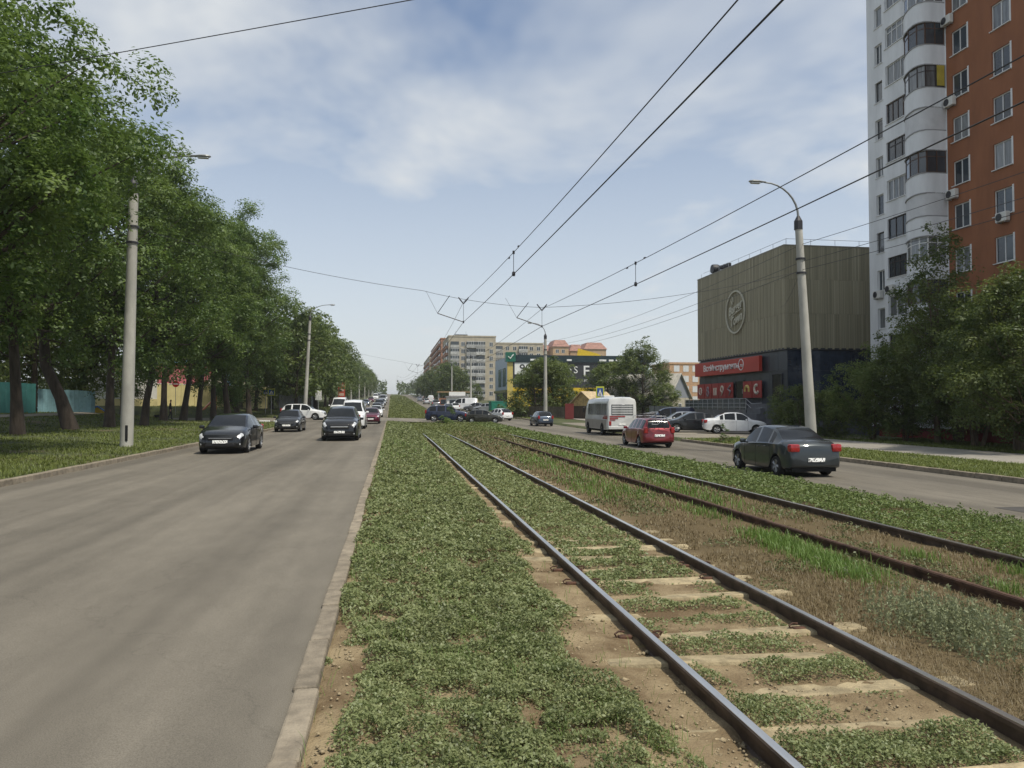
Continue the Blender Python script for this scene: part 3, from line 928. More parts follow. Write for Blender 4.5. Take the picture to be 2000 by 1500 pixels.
def put_tree(name, meshes, loc, rz, s, label, group, cat='tree', sz=None, tilt=(0, 0)):
    e = empty(name, loc, rz, label, cat, group)
    e.rotation_euler = (tilt[0], tilt[1], rz)
    e.scale = (s, s, s if sz is None else sz)
    link('trunk', meshes[0], e)
    link('crown', meshes[1], e)
    return e
def gz(x, y, d=-.05): return float(Zg(x, y)) + d

big = [tree_mesh(1, 21, 13.0, 5.6, 8.2, 138, 320, .21, .29, cl_r=1.45, low=.5),
       tree_mesh(2, 21, 13.6, 5.2, 8.6, 138, 320, .21, .27, bend=((6, -.6, .4),), cl_r=1.4, low=.5),
       tree_mesh(3, 21, 12.6, 6.0, 7.8, 138, 320, .21, .30, bend=((5, .5, -.3), (12, -.7, .2)), cl_r=1.45, low=.6)]
near_t = tree_mesh(4, 18, 11.5, 6.4, 6.4, 235, 380, .17, .34, cl_r=1.35, low=.7)
lean_t = tree_mesh(5, 21, 13.2, 5.6, 8.2, 170, 290, .21, .37, bend=((5.5, -2.2, 0), (11, 1.4, .3)), cl_r=1.4, low=.4)
ROW = 'big trees in the row along the left road'
def rowtree(px, X, k, s, rz, label, mesh=None, tilt=(0, 0), sz=None):
    D = depthX(px, X); y = (D - X * SP) / CP
    return put_tree('roadside_tree', mesh or big[k], (X, y, gz(X, y)), rz, s, label, ROW, tilt=tilt, sz=sz)
put_tree('roadside_tree', near_t, (-14.9, 25.6, gz(-14.9, 25.6)), .4, 1.05, 'leafy tree whose branches hang in front of the thick concrete pole', ROW, sz=.96)
put_tree('roadside_tree', near_t, (-22.5, 27.5, gz(-22.5, 27.5)), 2.4, 1.1, 'tree standing back from the road beside the teal fence, branches low', ROW)
rowtree(36, -18.3, 0, .98, 1.0, 'big tree with slim slightly leaning trunk in front of the teal fence', tilt=(0, -.07))
rowtree(139, -18.6, 0, 1.0, .15, 'big tree whose dark trunk leans away from the road and then bends up', mesh=lean_t)
rowtree(215, -18.4, 2, 1.0, 2.6, 'big tree with the thickest straight trunk, next to the thick concrete pole', )
rowtree(282, -17.6, 1, .95, 4.1, 'big tree half hidden behind the thick concrete pole')
rowtree(320, -19.4, 0, .95, 5.2, 'big tree just behind the walking person, thin dark trunk')
rowtree(358, -18.8, 2, .98, .9, 'big forked tree between the walking person and the no-entry sign')
rowtree(389, -18.6, 1, 1.0, 3.3, 'big tree with trunk leaning towards the road before the yellow wall', tilt=(0, .05))
rowtree(417, -18.4, 0, 1.02, 2.2, 'big straight tree in front of the red roof and the yellow wall')
rowtree(446, -17.2, 2, 1.10, 4.8, 'big tree by the end of the yellow wall, slanting young stem at its foot')
rowtree(487, -16.6, 1, 1.13, 5.9, 'last big tree of the row before the crossing, wide crown over the road')
rowtree(470, -21.0, 0, .95, .3, 'big tree set back behind the row near the crossing')
yt = tree_mesh(6, 9, 5.6, 2.0, 3.2, 60, 220, .17, .14, bend=((3, -.9, 0),), cl_r=.9, low=.3)
D_ = depthX(466, -17.4); y_ = (D_ - -17.4 * SP) / CP
put_tree('young_tree', yt, (-17.4, y_, gz(-17.4, y_)), 0, .85, 'thin crooked young tree at the end of the yellow wall', None, tilt=(0, -.12))
# second line of trees near the fences
back_t = tree_mesh(7, 16, 9.6, 4.6, 6.2, 120, 230, .24, .3, cl_r=1.35, low=.5, m=elm_m)
BACK = 'trees along the fences behind the lawn'
for px, X, rz, s, lab in ((66, -29, .5, 1.0, 'dark tree in front of the teal fence, second from the light blue fence'), (162, -27.5, 2.2, .95, 'dark tree at the end of the light blue fence near the playground'),
                          (20, -33, 1.2, 1.05, 'dark tree behind the teal fence'), (240, -31, 4.0, 1.0, 'dark tree by the playground next to the white house'),
                          (120, -34, 3.0, 1.1, 'dark tree behind the light blue fence')):
    D = depthX(px, X); y = (D - X * SP) / CP
    put_tree('back_tree', back_t, (X, y, gz(X, y)), rz, s, lab, BACK)

# trees far along the street: every one a thing of its own
far_v = [tree_mesh(20, 14, 8.0, 4.2, 5.6, 85, 62, .42, .25, cl_r=1.5, low=.5, m=far_m), tree_mesh(21, 14, 8.2, 4.6, 5.4, 85, 62, .42, .25, cl_r=1.5, low=.5, m=far_m)]
FARL = 'trees lining the far left road beyond the crossing'
y = 104.0
i = 0
while y < 470:
    for X0 in (-12.5, -19.5) if y < 180 else (-13,):
        x = X0 + rng.uniform(-1, 1)
        yy_ = y + rng.uniform(-2, 2)
        s = rng.uniform(.95, 1.12) * (1.02 if y < 130 else 1)
        lab = 'roadside tree in the dense row beyond the crossing, left of the climbing road' if X0 > -15 else 'tree in the back row behind the roadside trees beyond the crossing'
        put_tree('street_tree', far_v[i % 2], (x, yy_, gz(x, yy_)), rng.uniform(0, 6), s, lab, FARL if X0 > -15 else 'back row trees beyond the crossing')
        i += 1
    y += 8.0 if y < 200 else 13.0
FARR = 'trees lining the far right road before the apartment blocks'
for y in np.arange(215, 470, 15):
    x = 15.5 + rng.uniform(-.8, 1.5)
    put_tree('street_tree', far_v[int(y) % 2], (x, y, gz(x, y)), rng.uniform(0, 6), rng.uniform(.7, .95), 'roadside tree at the foot of the long apartment block', FARR)
for px, D, s, lab in ((868, 235, .95, 'tall leafy tree in front of the corner of the beige apartment block'), (890, 225, .85, 'tree covering the lower floors of the beige apartment block'), (845, 250, .8, 'tree in front of the brick balconies of the long block'), (930, 190, .42, 'small tree beside the white kiosk in front of the beige block'), (905, 215, .62, 'low tree left of the beige block kiosk')):
    p = at(px, 780, D)
    put_tree('street_tree', far_v[int(px) % 2], (p.x, p.y, gz(p.x, p.y)), px, s, lab, None)

# trees on the right
mid_v = [tree_mesh(30, 9, 4.6, 3.5, 3.8, 105, 190, .22, .2, cl_r=1.05, low=.5, m=elm_m, stems=2),
         tree_mesh(31, 11, 5.6, 3.4, 4.6, 105, 190, .22, .2, cl_r=1.0, low=.4, m=elm_m, sparse=.4, top_pow=.6)]
def rt(name, px, D, k, s, rz, lab, group=None, sz=None):
    p = at(px, 800, D)
    return put_tree(name, mid_v[k], (p.x, p.y, gz(p.x, p.y)), rz, s, lab, group, sz=sz)
rt('leafy_tree', 1050, 104, 0, 1.22, .3, 'dense round tree behind the slim lamp post, covering the black billboard', sz=1.02)
rt('leafy_tree', 1094, 108, 0, 1.15, 2.3, 'dense tree next to the shed with the pale roof', sz=1.0)
rt('leafy_tree', 1185, 112, 0, .98, 4.0, 'broad tree behind the white bus')
rt('leafy_tree', 1256, 108, 1, 1.12, 1.2, 'tallest ragged tree behind the white bus, pointed tops above the roofs')
rt('leafy_tree', 1222, 118, 1, .95, 3.1, 'tree between the broad tree and the tallest ragged one')
rt('leafy_tree', 1284, 106, 0, .62, 5.0, 'lower tree beside the grey gabled house')
shrub_t = [tree_mesh(40, 6, 3.4, 2.7, 2.4, 105, 260, .125, .12, cl_r=.8, low=.15, m=elm_m, stems=3, bark=bark_l),
           tree_mesh(41, 12, 6.2, 2.6, 4.8, 70, 250, .15, .16, cl_r=.85, low=.3, m=elm_m, stems=2, sparse=.6, bark=bark_l, top_pow=.5),
           tree_mesh(42, 8, 4.6, 3.1, 3.5, 140, 270, .14, .16, cl_r=.95, low=.2, m=elm_m, stems=3, bark=bark_l)]
def rs(px, X, k, s, rz, lab, sz=None):
    D = depthX(px, X); y = (D - X * SP) / CP
    return put_tree('bushy_tree', shrub_t[k], (X, y, gz(X, y)), rz, s, lab, None, sz=sz)
rs(1705, 29.0, 0, .98, .5, 'round bushy tree in front of the shop corner and the white tower')
rs(1765, 29.5, 0, .82, 3.5, 'bushy tree at the foot of the white tower, left of the slim stems')
rs(1832, 30.5, 1, 1.12, 1.1, 'tall airy tree with slim stems before the orange wall')
rs(1905, 30.0, 2, .92, 2.2, 'dense dark tree before the orange wall, beside the airy tree')
rs(1985, 28.5, 2, .98, .2, 'dense dark tree at the orange end of the tower')
rs(2040, 27.0, 2, 1.0, 4.0, 'dense tree further along the orange facade towards the street')
rs(1870, 33.3, 2, 1.1, 3.0, 'dark tree squeezed against the orange wall')
con = tree_mesh(43, 4, 1.7, 1.5, 1.6, 60, 240, .11, .08, cl_r=.6, low=.5, m=elm_m, stems=3, bark=bark_l)
for px, X, s, lab in ((1572, 26.6, 1.0, 'round shrub behind the leaning lamp post by the shop steps'), (1612, 27.5, .9, 'shrub between the lamp post and the round bushy tree'), (1540, 27.3, .7, 'small shrub at the foot of the shop steps')):
    D = depthX(px, X); y = (D - X * SP) / CP
    put_tree('shrub', con, (X, y, gz(X, y)), px, s, lab, None, cat='shrub')
# the bush on the median at the crossing and weeds by the parking kerb
bush = tree_mesh(44, 2, .5, .75, .45, 26, 160, .09, .03, cl_r=.3, m=ash_m, stems=3, bark=bark_l)
p = at(853, 815, 76)
put_tree('bush', bush, (p.x, p.y, gz(p.x, p.y, 0)), 0, 1.1, 'small round bush on the median by the dark blue car', None, cat='bush')
p = at(1432, 850, 45)
put_tree('bush', bush, (17.7, 39.2, gz(17.7, 39.2, 0)), 1, .6, 'low weedy bush at the corner of the parking lot kerb', None, cat='bush')
for px, D, lab in ((975, 118, 'bush left of the yellow wall under the billboard'), (1012, 112, 'bush with yellow tips below the yellow panel'), (1000, 108, 'low bush by the green container')):
    p = at(px, 800, D)
    put_tree('bush', bush, (p.x, p.y, gz(p.x, p.y, 0)), px, 1.9, lab, None, cat='bush')
# ------------------------------------------------------------------ buildings
glass_m = mat('window_glass', (.035, .045, .055), .07, var=.3, scale=.6, spec=.8, rnd=.5)
glass_b = mat('curtained_glass', (.16, .17, .175), .12, var=.35, scale=2.2, spec=.8, stretch=(3, 3, .3), rnd=.35)
frame_w = mat('window_frame_white', (.68, .68, .67), .45, var=.05)
frame_d = mat('window_frame_dark', (.035, .025, .022), .5, var=.2)
frame_br = mat('window_frame_brown', (.075, .04, .025), .55, var=.2)
plaster_w = mat('white_plaster', (.70, .71, .72), .85, var=.10, scale=.8, stretch=(1, 1, .25), bump=.15, bscale=25)
plaster_o = mat('orange_plaster', (.265, .105, .048), .85, var=.13, scale=.9, stretch=(1, 1, .3), bump=.15, bscale=30)
beige_b = mat('beige_brick', (.42, .37, .28), .9, var=.12, scale=.7)
brick_r = mat('red_orange_brick', (.36, .19, .12), .9, var=.2, scale=.6)
balc_m = mat('balcony_panel_grey', (.40, .40, .38), .8, var=.2, scale=1, rnd=.25)
dk_win = mat('far_window', (.05, .06, .065), .15, var=.3, spec=.7, rnd=.4)

def wallgrid(mb, u0, u1, z0, z1, holes, fn, depth):
    """wall with openings and reveals. fn(u, z, d): point, d = depth into the wall"""
    us = sorted({u0, u1} | {h[0] for h in holes} | {h[1] for h in holes})
    zs = sorted({z0, z1} | {h[2] for h in holes} | {h[3] for h in holes})
    us = [u for u in us if u0 <= u <= u1]; zs = [z for z in zs if z0 <= z <= z1]
    def inside(u, z):
        return any(a < u < b and c < z < d for a, b, c, d in holes)
    for i in range(len(us) - 1):
        # merge runs vertically
        run = None
        for k in range(len(zs) - 1):
            solid = not inside((us[i] + us[i + 1]) / 2, (zs[k] + zs[k + 1]) / 2)
            if solid and run is None: run = zs[k]
            if (not solid or k == len(zs) - 2) and run is not None:
                e = zs[k + 1] if solid else zs[k]
                mb.add([fn(us[i], run, 0), fn(us[i + 1], run, 0), fn(us[i + 1], e, 0), fn(us[i], e, 0)], [(0, 1, 2, 3)])
                run = None
    for a, b, c, d in holes:
        if b <= u0 or a >= u1: continue
        q = [(a, c), (b, c), (b, d), (a, d)]
        for k in range(4):
            (p, r), (s, t) = q[k], q[(k + 1) % 4]
            mb.add([fn(p, r, 0), fn(s, t, 0), fn(s, t, depth), fn(p, r, depth)], [(0, 1, 2, 3)])

WCACHE = {}
def window(parent, loc, rz, w, h, n=2, fm=None, gm=None, depth=.07, transom=0.0, sill=False, fw=.06):
    """window facing local -Y, origin bottom centre; parts: frame, one pane per sash, sill"""
    fm = fm or frame_w; gm = gm or glass_m
    key = (round(w, 2), round(h, 2), n, fm.name, transom, fw)
    if key not in WCACHE:
        f = MB()
        f.bb(-w / 2, w / 2, -depth / 2, depth / 2, 0, fw); f.bb(-w / 2, w / 2, -depth / 2, depth / 2, h - fw, h)
        for i in range(n + 1):
            x = -w / 2 + fw / 2 + i * (w - fw) / n
            f.bb(x - fw / 2, x + fw / 2, -depth / 2 + .004, depth / 2 - .004, fw, h - fw)
        if transom: f.bb(-w / 2 + fw, w / 2 - fw, -depth / 2 + .006, depth / 2 - .006, h * transom - fw / 2, h * transom + fw / 2)
        pw = (w - fw) / n
        p = MB().bb(-pw / 2 + fw / 2, pw / 2 - fw / 2, -.008, .008, fw, h - fw)
        s = MB().bb(-w / 2 - .08, w / 2 + .08, -.22, .02, -.05, -.005)
        WCACHE[key] = (f.mesh('frame', fm), p.v, p.f, pw, s.mesh('sill', frame_w))
    fme, pv, pf, pw, sme = WCACHE[key]
    e = bpy.data.objects.new('window', fme)
    col.objects.link(e); e.parent = parent; e.location = loc; e.rotation_euler = (0, 0, rz)
    pk = key + (gm.name,)
    if pk not in WCACHE:
        q = MB(); q.v = list(pv); q.f = list(pf)
        WCACHE[pk] = q.mesh('pane', gm)
    for i in range(n):
        link('pane', WCACHE[pk], e).location = (-w / 2 + fw / 2 + (i + .5) * (w - fw) / n, .012, 0)
    if sill: link('sill', sme, e)
    return e

def text_mesh(s, size, depth, m, shear=0.0, bold=0.0):
    c = bpy.data.curves.new('lettering', 'FONT')
    c.body = s; c.size = size; c.extrude = depth; c.shear = shear; c.offset = bold
    c.align_x = 'CENTER'; c.align_y = 'CENTER'; c.resolution_u = 3
    o = bpy.data.objects.new('lettering', c)
    col.objects.link(o)
    dg = bpy.context.evaluated_depsgraph_get()
    me = bpy.data.meshes.new_from_object(o.evaluated_get(dg))
    bpy.data.objects.remove(o); bpy.data.curves.remove(c)
    me.materials.clear(); me.materials.append(m)
    return me
def put_text(s, size, m, parent, loc, rz, depth=.02, shear=0.0, width=None, bold=0.0, name='lettering', roll=0.0):
    """lettering upright, read from local -Y"""
    me = text_mesh(s, size, depth, m, shear, bold)
    o = link(name, me, parent, loc)
    o.rotation_euler = (R(90), roll, rz)
    if width:
        xs = [v.co.x for v in me.vertices]
        k = width / (max(xs) - min(xs))
        o.scale = (k, 1, 1)
    return o
FX = -math.pi / 2      # rotation of a thing whose front faces -X (towards the street, from the right side)

# ---- apartment tower, right
TX = 35.5
tz0 = -.5
tower = empty('apartment_tower', (TX, 45, tz0), 0, 'tall apartment tower, white with rounded balconies and an orange wing', 'building')
tower_inv = Matrix.Translation((-TX, -45, -tz0))
def tw(name, mb, m, smooth=None):
    mb.v = [(a - TX, b - 45, c - tz0) for a, b, c in mb.v]
    return mb.build(name, m, tower, smooth)
fl = [2.55 + 2.8 * k for k in range(0, 11)]
ZT = 33.6
yA = (51.35, .85); yB = (49.35, 2.35)
YW0, YW1 = 44.35, 52.7
hol = []
for z in fl:
    hol.append((yA[0] - yA[1] / 2, yA[0] + yA[1] / 2, z - .75, z + .75))
    hol.append((yB[0] - yB[1] / 2, yB[0] + yB[1] / 2, z + .0, z + 1.5))
mb = MB()
wallgrid(mb, YW0, YW1, .25, ZT, hol, lambda u, z, d: (TX + d, u, z), .28)
mb.bb(TX + .30, 52, YW0, YW1, .25, ZT)
mb.add([(TX, YW1, .25), (TX + .3, YW1, .25), (TX + .3, YW1, ZT), (TX, YW1, ZT)], [(0, 1, 2, 3)])
tw('wall', mb, plaster_w)['label'] = 'white plastered part of the tower'
yC = (43.2, 1.35); yD = (39.85, 1.4); yE = (35.8, 1.4)
hol = []
for z in fl:
    for c, w_ in (yC, yD, yE, (31.5, 1.4), (28, 1.4)):
        hol.append((c - w_ / 2, c + w_ / 2, z - .75, z + .8))
mb = MB()
wallgrid(mb, 24.0, YW0 - .003, .25, ZT, hol, lambda u, z, d: (TX + d, u, z), .2)
mb.bb(TX + .22, 52, 24.0, YW0 - .003, .25, ZT)
mb.add([(TX, 24, .25), (TX + .25, 24, .25), (TX + .25, 24, ZT), (TX, 24, ZT)], [(0, 1, 2, 3)])
tw('wall', mb, plaster_o)['label'] = 'orange plastered wing of the tower'
red_pl = mat('red_plinth', (.20, .035, .03), .85, var=.2)
mb = MB(); mb.bb(TX + .5, 51.5, 24.2, YW1 - .2, -1.2, .25); tw('plinth', mb, red_pl)
for yy_ in (28, 33, 38, 42.5, 46, 49.5): 
    mb = MB(); mb.bb(TX + .15, TX + .5, yy_ - .2, yy_ + .2, -1.2, .25); tw('plinth_pier', mb, red_pl)
mb = MB(); mb.bb(TX - .1, 52.2, 23.9, YW1 + .1, ZT, ZT + .5); tw('roof', mb, plaster_w)
def tp(x, y, z): return (x - TX, y - 45, z - tz0)
for i, z in enumerate(fl):
    window(tower, tp(TX + .16, yA[0], z - .75), FX, yA[1], 1.5, 1 if i % 3 else 2, frame_w if i % 4 else frame_d, glass_m if i % 2 else glass_b, sill=True)
    fm = [frame_w, frame_br, frame_w, frame_d, frame_d, frame_w, frame_d, frame_br, frame_w, frame_w, frame_w][i % 11]
    window(tower, tp(TX + .14, yB[0], z), FX, yB[1], 1.5, 4 if i % 2 else 3, fm, glass_m if fm is not frame_w else glass_b, transom=.74 if i % 3 == 0 else 0, sill=True)
    for j, (c, w_) in enumerate((yC, yD, yE, (31.5, 1.4), (28, 1.4))):
        window(tower, tp(TX + .12, c, z - .75), FX, w_, 1.55, 2, frame_w, glass_m if (i + j) % 3 else glass_b, sill=True)
# white surrounds of the orange wing's windows
sur = MB()
sur.bb(.68, .80, -.012, .1, -.06, 1.6)
sur_me = sur.mesh('window_surround', frame_w)
for z in fl:
    for c in (yC[0], yD[0], yE[0]):
        o = link('window_surround', sur_me, tower); o.location = tp(TX - .006, c, z - .75); o.rotation_euler = (0, 0, FX)
# rounded balconies
def plan(off=0.0):
    base = [(TX + .05, 44.42), (34.6, 44.42), (34.1, 44.5), (33.82, 44.75), (33.72, 45.1), (33.78, 45.6), (33.95, 46.2), (34.25, 46.8), (34.7, 47.3), (35.15, 47.6), (TX + .05, 47.72)]
    cx, cy = TX, 45.6
    out = []
    for a, b in base:
        d = math.hypot(a - cx, b - cy) or 1
        out.append((a + (a - cx) / d * off if a < TX else a, b + (b - cy) / d * off if b > 44.5 else b))
    return out
par = MB().prism([(a - TX, b - 45) for a, b in plan()], 0, 1.28, 'Z').mesh('balcony_parapet', plaster_w, 40)
rim = MB().prism([(a - TX, b - 45) for a, b in plan(.04)], 0, .07, 'Z').mesh('balcony_rim', mat('balcony_edge', (.28, .28, .28), .8), 40)
def glazing(z, fm, gm, h):
    """posts, rails and one pane per bay along the balcony plan"""
    f = MB()
    stops = [(35.42, 44.48), (34.80, 44.48), (34.16, 44.56), (33.86, 44.95), (33.86, 45.75), (34.22, 46.62), (34.8, 47.25), (35.46, 47.62)]
    for a, b in stops:
        f.bb(a - .035, a + .035, b - .035, b + .035, z, z + h)
    for (a, b), (c, d) in zip(stops[:-1], stops[1:]):
        L = math.hypot(c - a, d - b); an = math.atan2(d - b, c - a)
        for zz in (z + .03, z + h - .03, z + h * .72):
            f.box(((a + c) / 2, (b + d) / 2, zz), (L, .05, .055), an)
    root = tw('balcony_glazing', f, fm)
    for (a, b), (c, d) in zip(stops[:-1], stops[1:]):
        L = math.hypot(c - a, d - b); an = math.atan2(d - b, c - a)
        q = MB().box(((a + c) / 2, (b + d) / 2, z + h / 2), (L - .06, .015, h - .1), an)
        q.v = [(x - TX, y - 45, w_ - tz0) for x, y, w_ in q.v]
        q.build('pane', gm, root)
    return root
white_close = mat('white_cladding', (.58, .58, .585), .7, var=.06)
kinds = {0: (frame_d, glass_m), 1: (frame_br, glass_m), 2: (frame_br, glass_m), 3: (frame_w, glass_b), 4: (None, None), 5: (frame_br, glass_m), 6: None, 7: (frame_d, glass_b), 8: (frame_br, glass_m), 9: (frame_w, glass_b), 10: (frame_d, glass_m), 11: (frame_w, glass_b)}
zz0 = 21.1 - 2.8 * 7
for i in range(11):
    z = zz0 + 2.8 * i
    link('balcony_parapet', par, tower).location = (0, 0, z - tz0)
    link('balcony_rim', rim, tower).location = (0, 0, z + 1.28 - tz0)
    h = 1.45
    if i in (4, 6):     # walled in with white boards
        q = MB().prism(plan(-.03), z + 1.35, z + 2.8, 'Z'); tw('balcony_cladding', q, white_close, 40)
    else:
        fm, gm = kinds.get(i) or (frame_w, glass_b)
        glazing(z + 1.35, fm, gm, h)
    link('balcony_rim', rim, tower).location = (0, 0, z - .03 - tz0)
# air conditioners hung on the facade
ac_w = mat('ac_casing', (.62, .61, .57), .5, var=.08)
def aircon(y, z, label):
    e = empty('air_conditioner', (TX - .2, y, z), FX, label, 'air conditioner', 'air conditioners on the tower')
    MB().bev((0, 0, .3), (.82, .3, .56), .03).build('casing', ac_w, e)
    MB().lathe([(.0, .0), (.22, .0), (.23, .02), (.20, .03), (.0, .03)], 18, (-.12, -.15, .3), Matrix.Rotation(R(90), 3, 'X')).build('fan_grille', dark_metal, e)
    for s in (-1, 1): MB().bb(s * .3 - .02, s * .3 + .02, -.12, .2, -.03, .02).build('bracket', steel, e)
    return e
for px, py, lab in ((1866, 40, 'air conditioner on the orange wall beside the top pale balcony glazing'), (1869, 203, 'air conditioner at the orange corner beside the balcony with a yellow pane'),
                    (1871, 386, 'air conditioner at the orange corner beside the brown glazed balcony'), (1970, 432, 'air conditioner under the outer orange wing window'),
                    (1746, 572, 'air conditioner under the white three-sash window of the white wall'), (1722, 583, 'air conditioner between narrow windows low on the white wall')):
    aircon(yX(px, TX), zX(px, py, TX), lab)
yp = MB().bb(34.85, 35.38, YW0 + .02, YW0 + .05, 22.52, 23.85)
tw('yellow_pane', yp, mat('yellow_panel', (.45, .36, .05), .5))

# ---- wood-clad shop
BX, BY0, BY1 = 30.3, 55.9, 73.3
navy = mat('navy_panel', (.024, .030, .042), .35, var=.25, scale=.6, spec=.6, rnd=.2)
navy2 = mat('navy_glass', (.016, .026, .046), .08, var=.3, spec=.8, rnd=.3)
shop = empty('shop_building', (BX, BY0, -.4), 0, 'box-shaped shop clad in brown vertical boards over a dark blue ground floor', 'building')
def bs(name, mb, m, parent=None, smooth=None):
    mb.v = [(a - BX, b - BY0, c + .4) for a, b, c in mb.v]
    return mb.build(name, m, parent or shop, smooth)
bs('wall', MB().bb(BX + .3, 52, BY0 + .3, BY1 - .2, -.9, 14.0), navy)
def clad_mat():
    m = bpy.data.materials.new('brown_board_cladding'); m.use_nodes = True
    t = m.node_tree; b = t.nodes['Principled BSDF']; b.inputs['Roughness'].default_value = .75
    tcn = t.nodes.new('ShaderNodeTexCoord')
    oi = t.nodes.new('ShaderNodeObjectInfo')
    mp = t.nodes.new('ShaderNodeMapping'); mp.inputs['Scale'].default_value = (7.5, 7.5, .06)
    t.links.new(tcn.outputs['Object'], mp.inputs['Vector'])
    cx = t.nodes.new('ShaderNodeCombineXYZ'); ml = t.nodes.new('ShaderNodeMath'); ml.operation = 'MULTIPLY'; ml.inputs[1].default_value = 55
    t.links.new(oi.outputs['Random'], ml.inputs[0]); t.links.new(ml.outputs[0], cx.inputs[0]); t.links.new(ml.outputs[0], cx.inputs[1])
    t.links.new(cx.outputs[0], mp.inputs['Location'])
    n = t.nodes.new('ShaderNodeTexNoise'); n.inputs['Scale'].default_value = 1.0; n.inputs['Detail'].default_value = 2
    t.links.new(mp.outputs[0], n.inputs['Vector'])
    r = t.nodes.new('ShaderNodeValToRGB')
    r.color_ramp.elements[0].position = .33; r.color_ramp.elements[1].position = .68
    r.color_ramp.elements[0].color = (.205, .185, .120, 1); r.color_ramp.elements[1].color = (.36, .325, .225, 1)
    e = r.color_ramp.elements.new(.5); e.color = (.265, .238, .155, 1)
    t.links.new(n.outputs['Fac'], r.inputs['Fac'])
    t.links.new(r.outputs[0], b.inputs['Base Color'])
    return m
clad = clad_mat()
PZ0, PZ1 = 6.2, 14.35
rows = [(PZ0, 9.0), (9.0, 11.7), (11.7, PZ1)]
nst = 15
wy = (BY1 - BY0) / nst
pan_me = {}
def ribbed(w, h):
    """cladding panel facing local -Y with board joints"""
    mb = MB()
    nb = 6
    for i in range(nb):
        x0 = -w / 2 + i * w / nb; x1 = x0 + w / nb
        mb.bb(x0 + .004, x1 - .004, -.09 - .006 * ((i * 7) % 3), .0, .0, h)
    return mb.mesh('cladding_panel', clad)
for (za, zb) in rows:
    me = ribbed(wy - .008, zb - za - .012)
    for i in range(nst):
        o = link('cladding_panel', me, shop); o.location = (.2, (i + .5) * wy, za + .4); o.rotation_euler = (0, 0, FX)
    wx = 1.2
    me = ribbed(wx - .008, zb - za - .012)
    for i in range(18):
        o = link('cladding_panel', me, shop); o.location = (.12 + (i + .5) * wx, .2, za + .4)
bs('soffit', MB().bb(BX + .1, BX + 21, BY0 + .1, BY1 - .1, PZ0 - .06, PZ0 + .1), dark_metal)
bs('roof_edge', MB().bb(BX + .08, BX + .3, BY0 + .08, BY1, PZ1 - .02, PZ1 + .08).bb(BX + .3, BX + 21.6, BY0 + .08, BY0 + .3, PZ1 - .02, PZ1 + .08), mat('roof_flashing', (.22, .2, .15), .5))
bs('roof', MB().bb(BX + .3, 51.9, BY0 + .3, BY1 - .2, 13.9, PZ1 - .1), dark_metal)
# roof railing
rr = MB()
for i in range(9):
    y = BY0 + .5 + i * 2.1
    rr.tube([(BX + .5, y, PZ1 - .2), (BX + .5, y, PZ1 + .62)], .018, 6)
for i in range(10):
    x = BX + .5 + i * 2.1
    rr.tube([(x, BY0 + .5, PZ1 - .2), (x, BY0 + .5, PZ1 + .62)], .018, 6)
rr.tube([(BX + .5, BY0 + .5, PZ1 + .62), (BX + .5, BY1 - .6, PZ1 + .62)], .016, 6)
rr.tube([(BX + .5, BY0 + .5, PZ1 + .62), (BX + 20, BY0 + .5, PZ1 + .62)], .016, 6)
bs('roof_railing', rr, steel)
# ventilation unit on the roof
e = empty('roof_fan', (BX + .7, BY1 - 3.0, PZ1 + .02), 0, 'dark round fan unit with duct on the shop roof', 'fan unit')
MB().lathe([(0, -.35), (.42, -.35), (.46, -.2), (.46, .2), (.40, .35), (.0, .35)], 20, (0, 0, .62), Matrix.Rotation(R(90), 3, 'Y')).build('drum', dark_metal, e, 40)
MB().bev((0, 0, .1), (.5, .7, .22), .02).build('base', dark_metal, e)
for k in range(3): MB().bev((.2, -1.0 - k * .75, .62 - k * .02), (.35, .55, .35), .03).build('duct_box', dark_metal, e)
MB().tube([(.2, -.3, .62), (.2, -2.8, .6)], .07, 8).build('duct', dark_metal, e)
# round cut-out logo on the boards
logo_m = mat('logo_cream', (.50, .48, .38), .6, var=.08)
LG = (yX(1437, BX), zX(1437, 609, BX))
lg = empty('round_sign', (BX + .02, LG[0], LG[1]), FX, 'round cream emblem with script lettering on the brown boards', 'sign')
ring = MB()
ring.lathe([(1.93, -.03), (1.80, -.03), (1.80, .07), (1.93, .07), (1.93, -.03)], 48, (0, 0, 0), Matrix.Rotation(R(90), 3, 'X'))
ring.build('ring', logo_m, lg)
put_text('Burger', 1.05, logo_m, lg, (0, -.03, .35), 0, .03, .35, 2.9, .02, roll=R(-14))
put_text('Town', 1.15, logo_m, lg, (.15, -.03, -.72), 0, .03, .35, 2.3, .02, roll=R(-14))
sw = MB().tube([(-1.1, -.04, -.42), (-.3, -.04, -.22), (.6, -.04, .0), (1.3, -.04, .15)], .05, 6); sw.build('underline', logo_m, lg)
sw = MB().tube([(-.55, -.04, -.3), (-.62, -.04, -.8), (-.85, -.04, -1.3)], [.08, .07, .03], 6); sw.build('flourish', logo_m, lg)
sw = MB().tube([(-.5, -.04, .75), (-.75, -.04, 1.05), (-.62, -.04, 1.42), (-.38, -.04, 1.35), (-.4, -.04, 1.0), (-.68, -.04, .82)], .06, 6); sw.build('flourish', logo_m, lg)
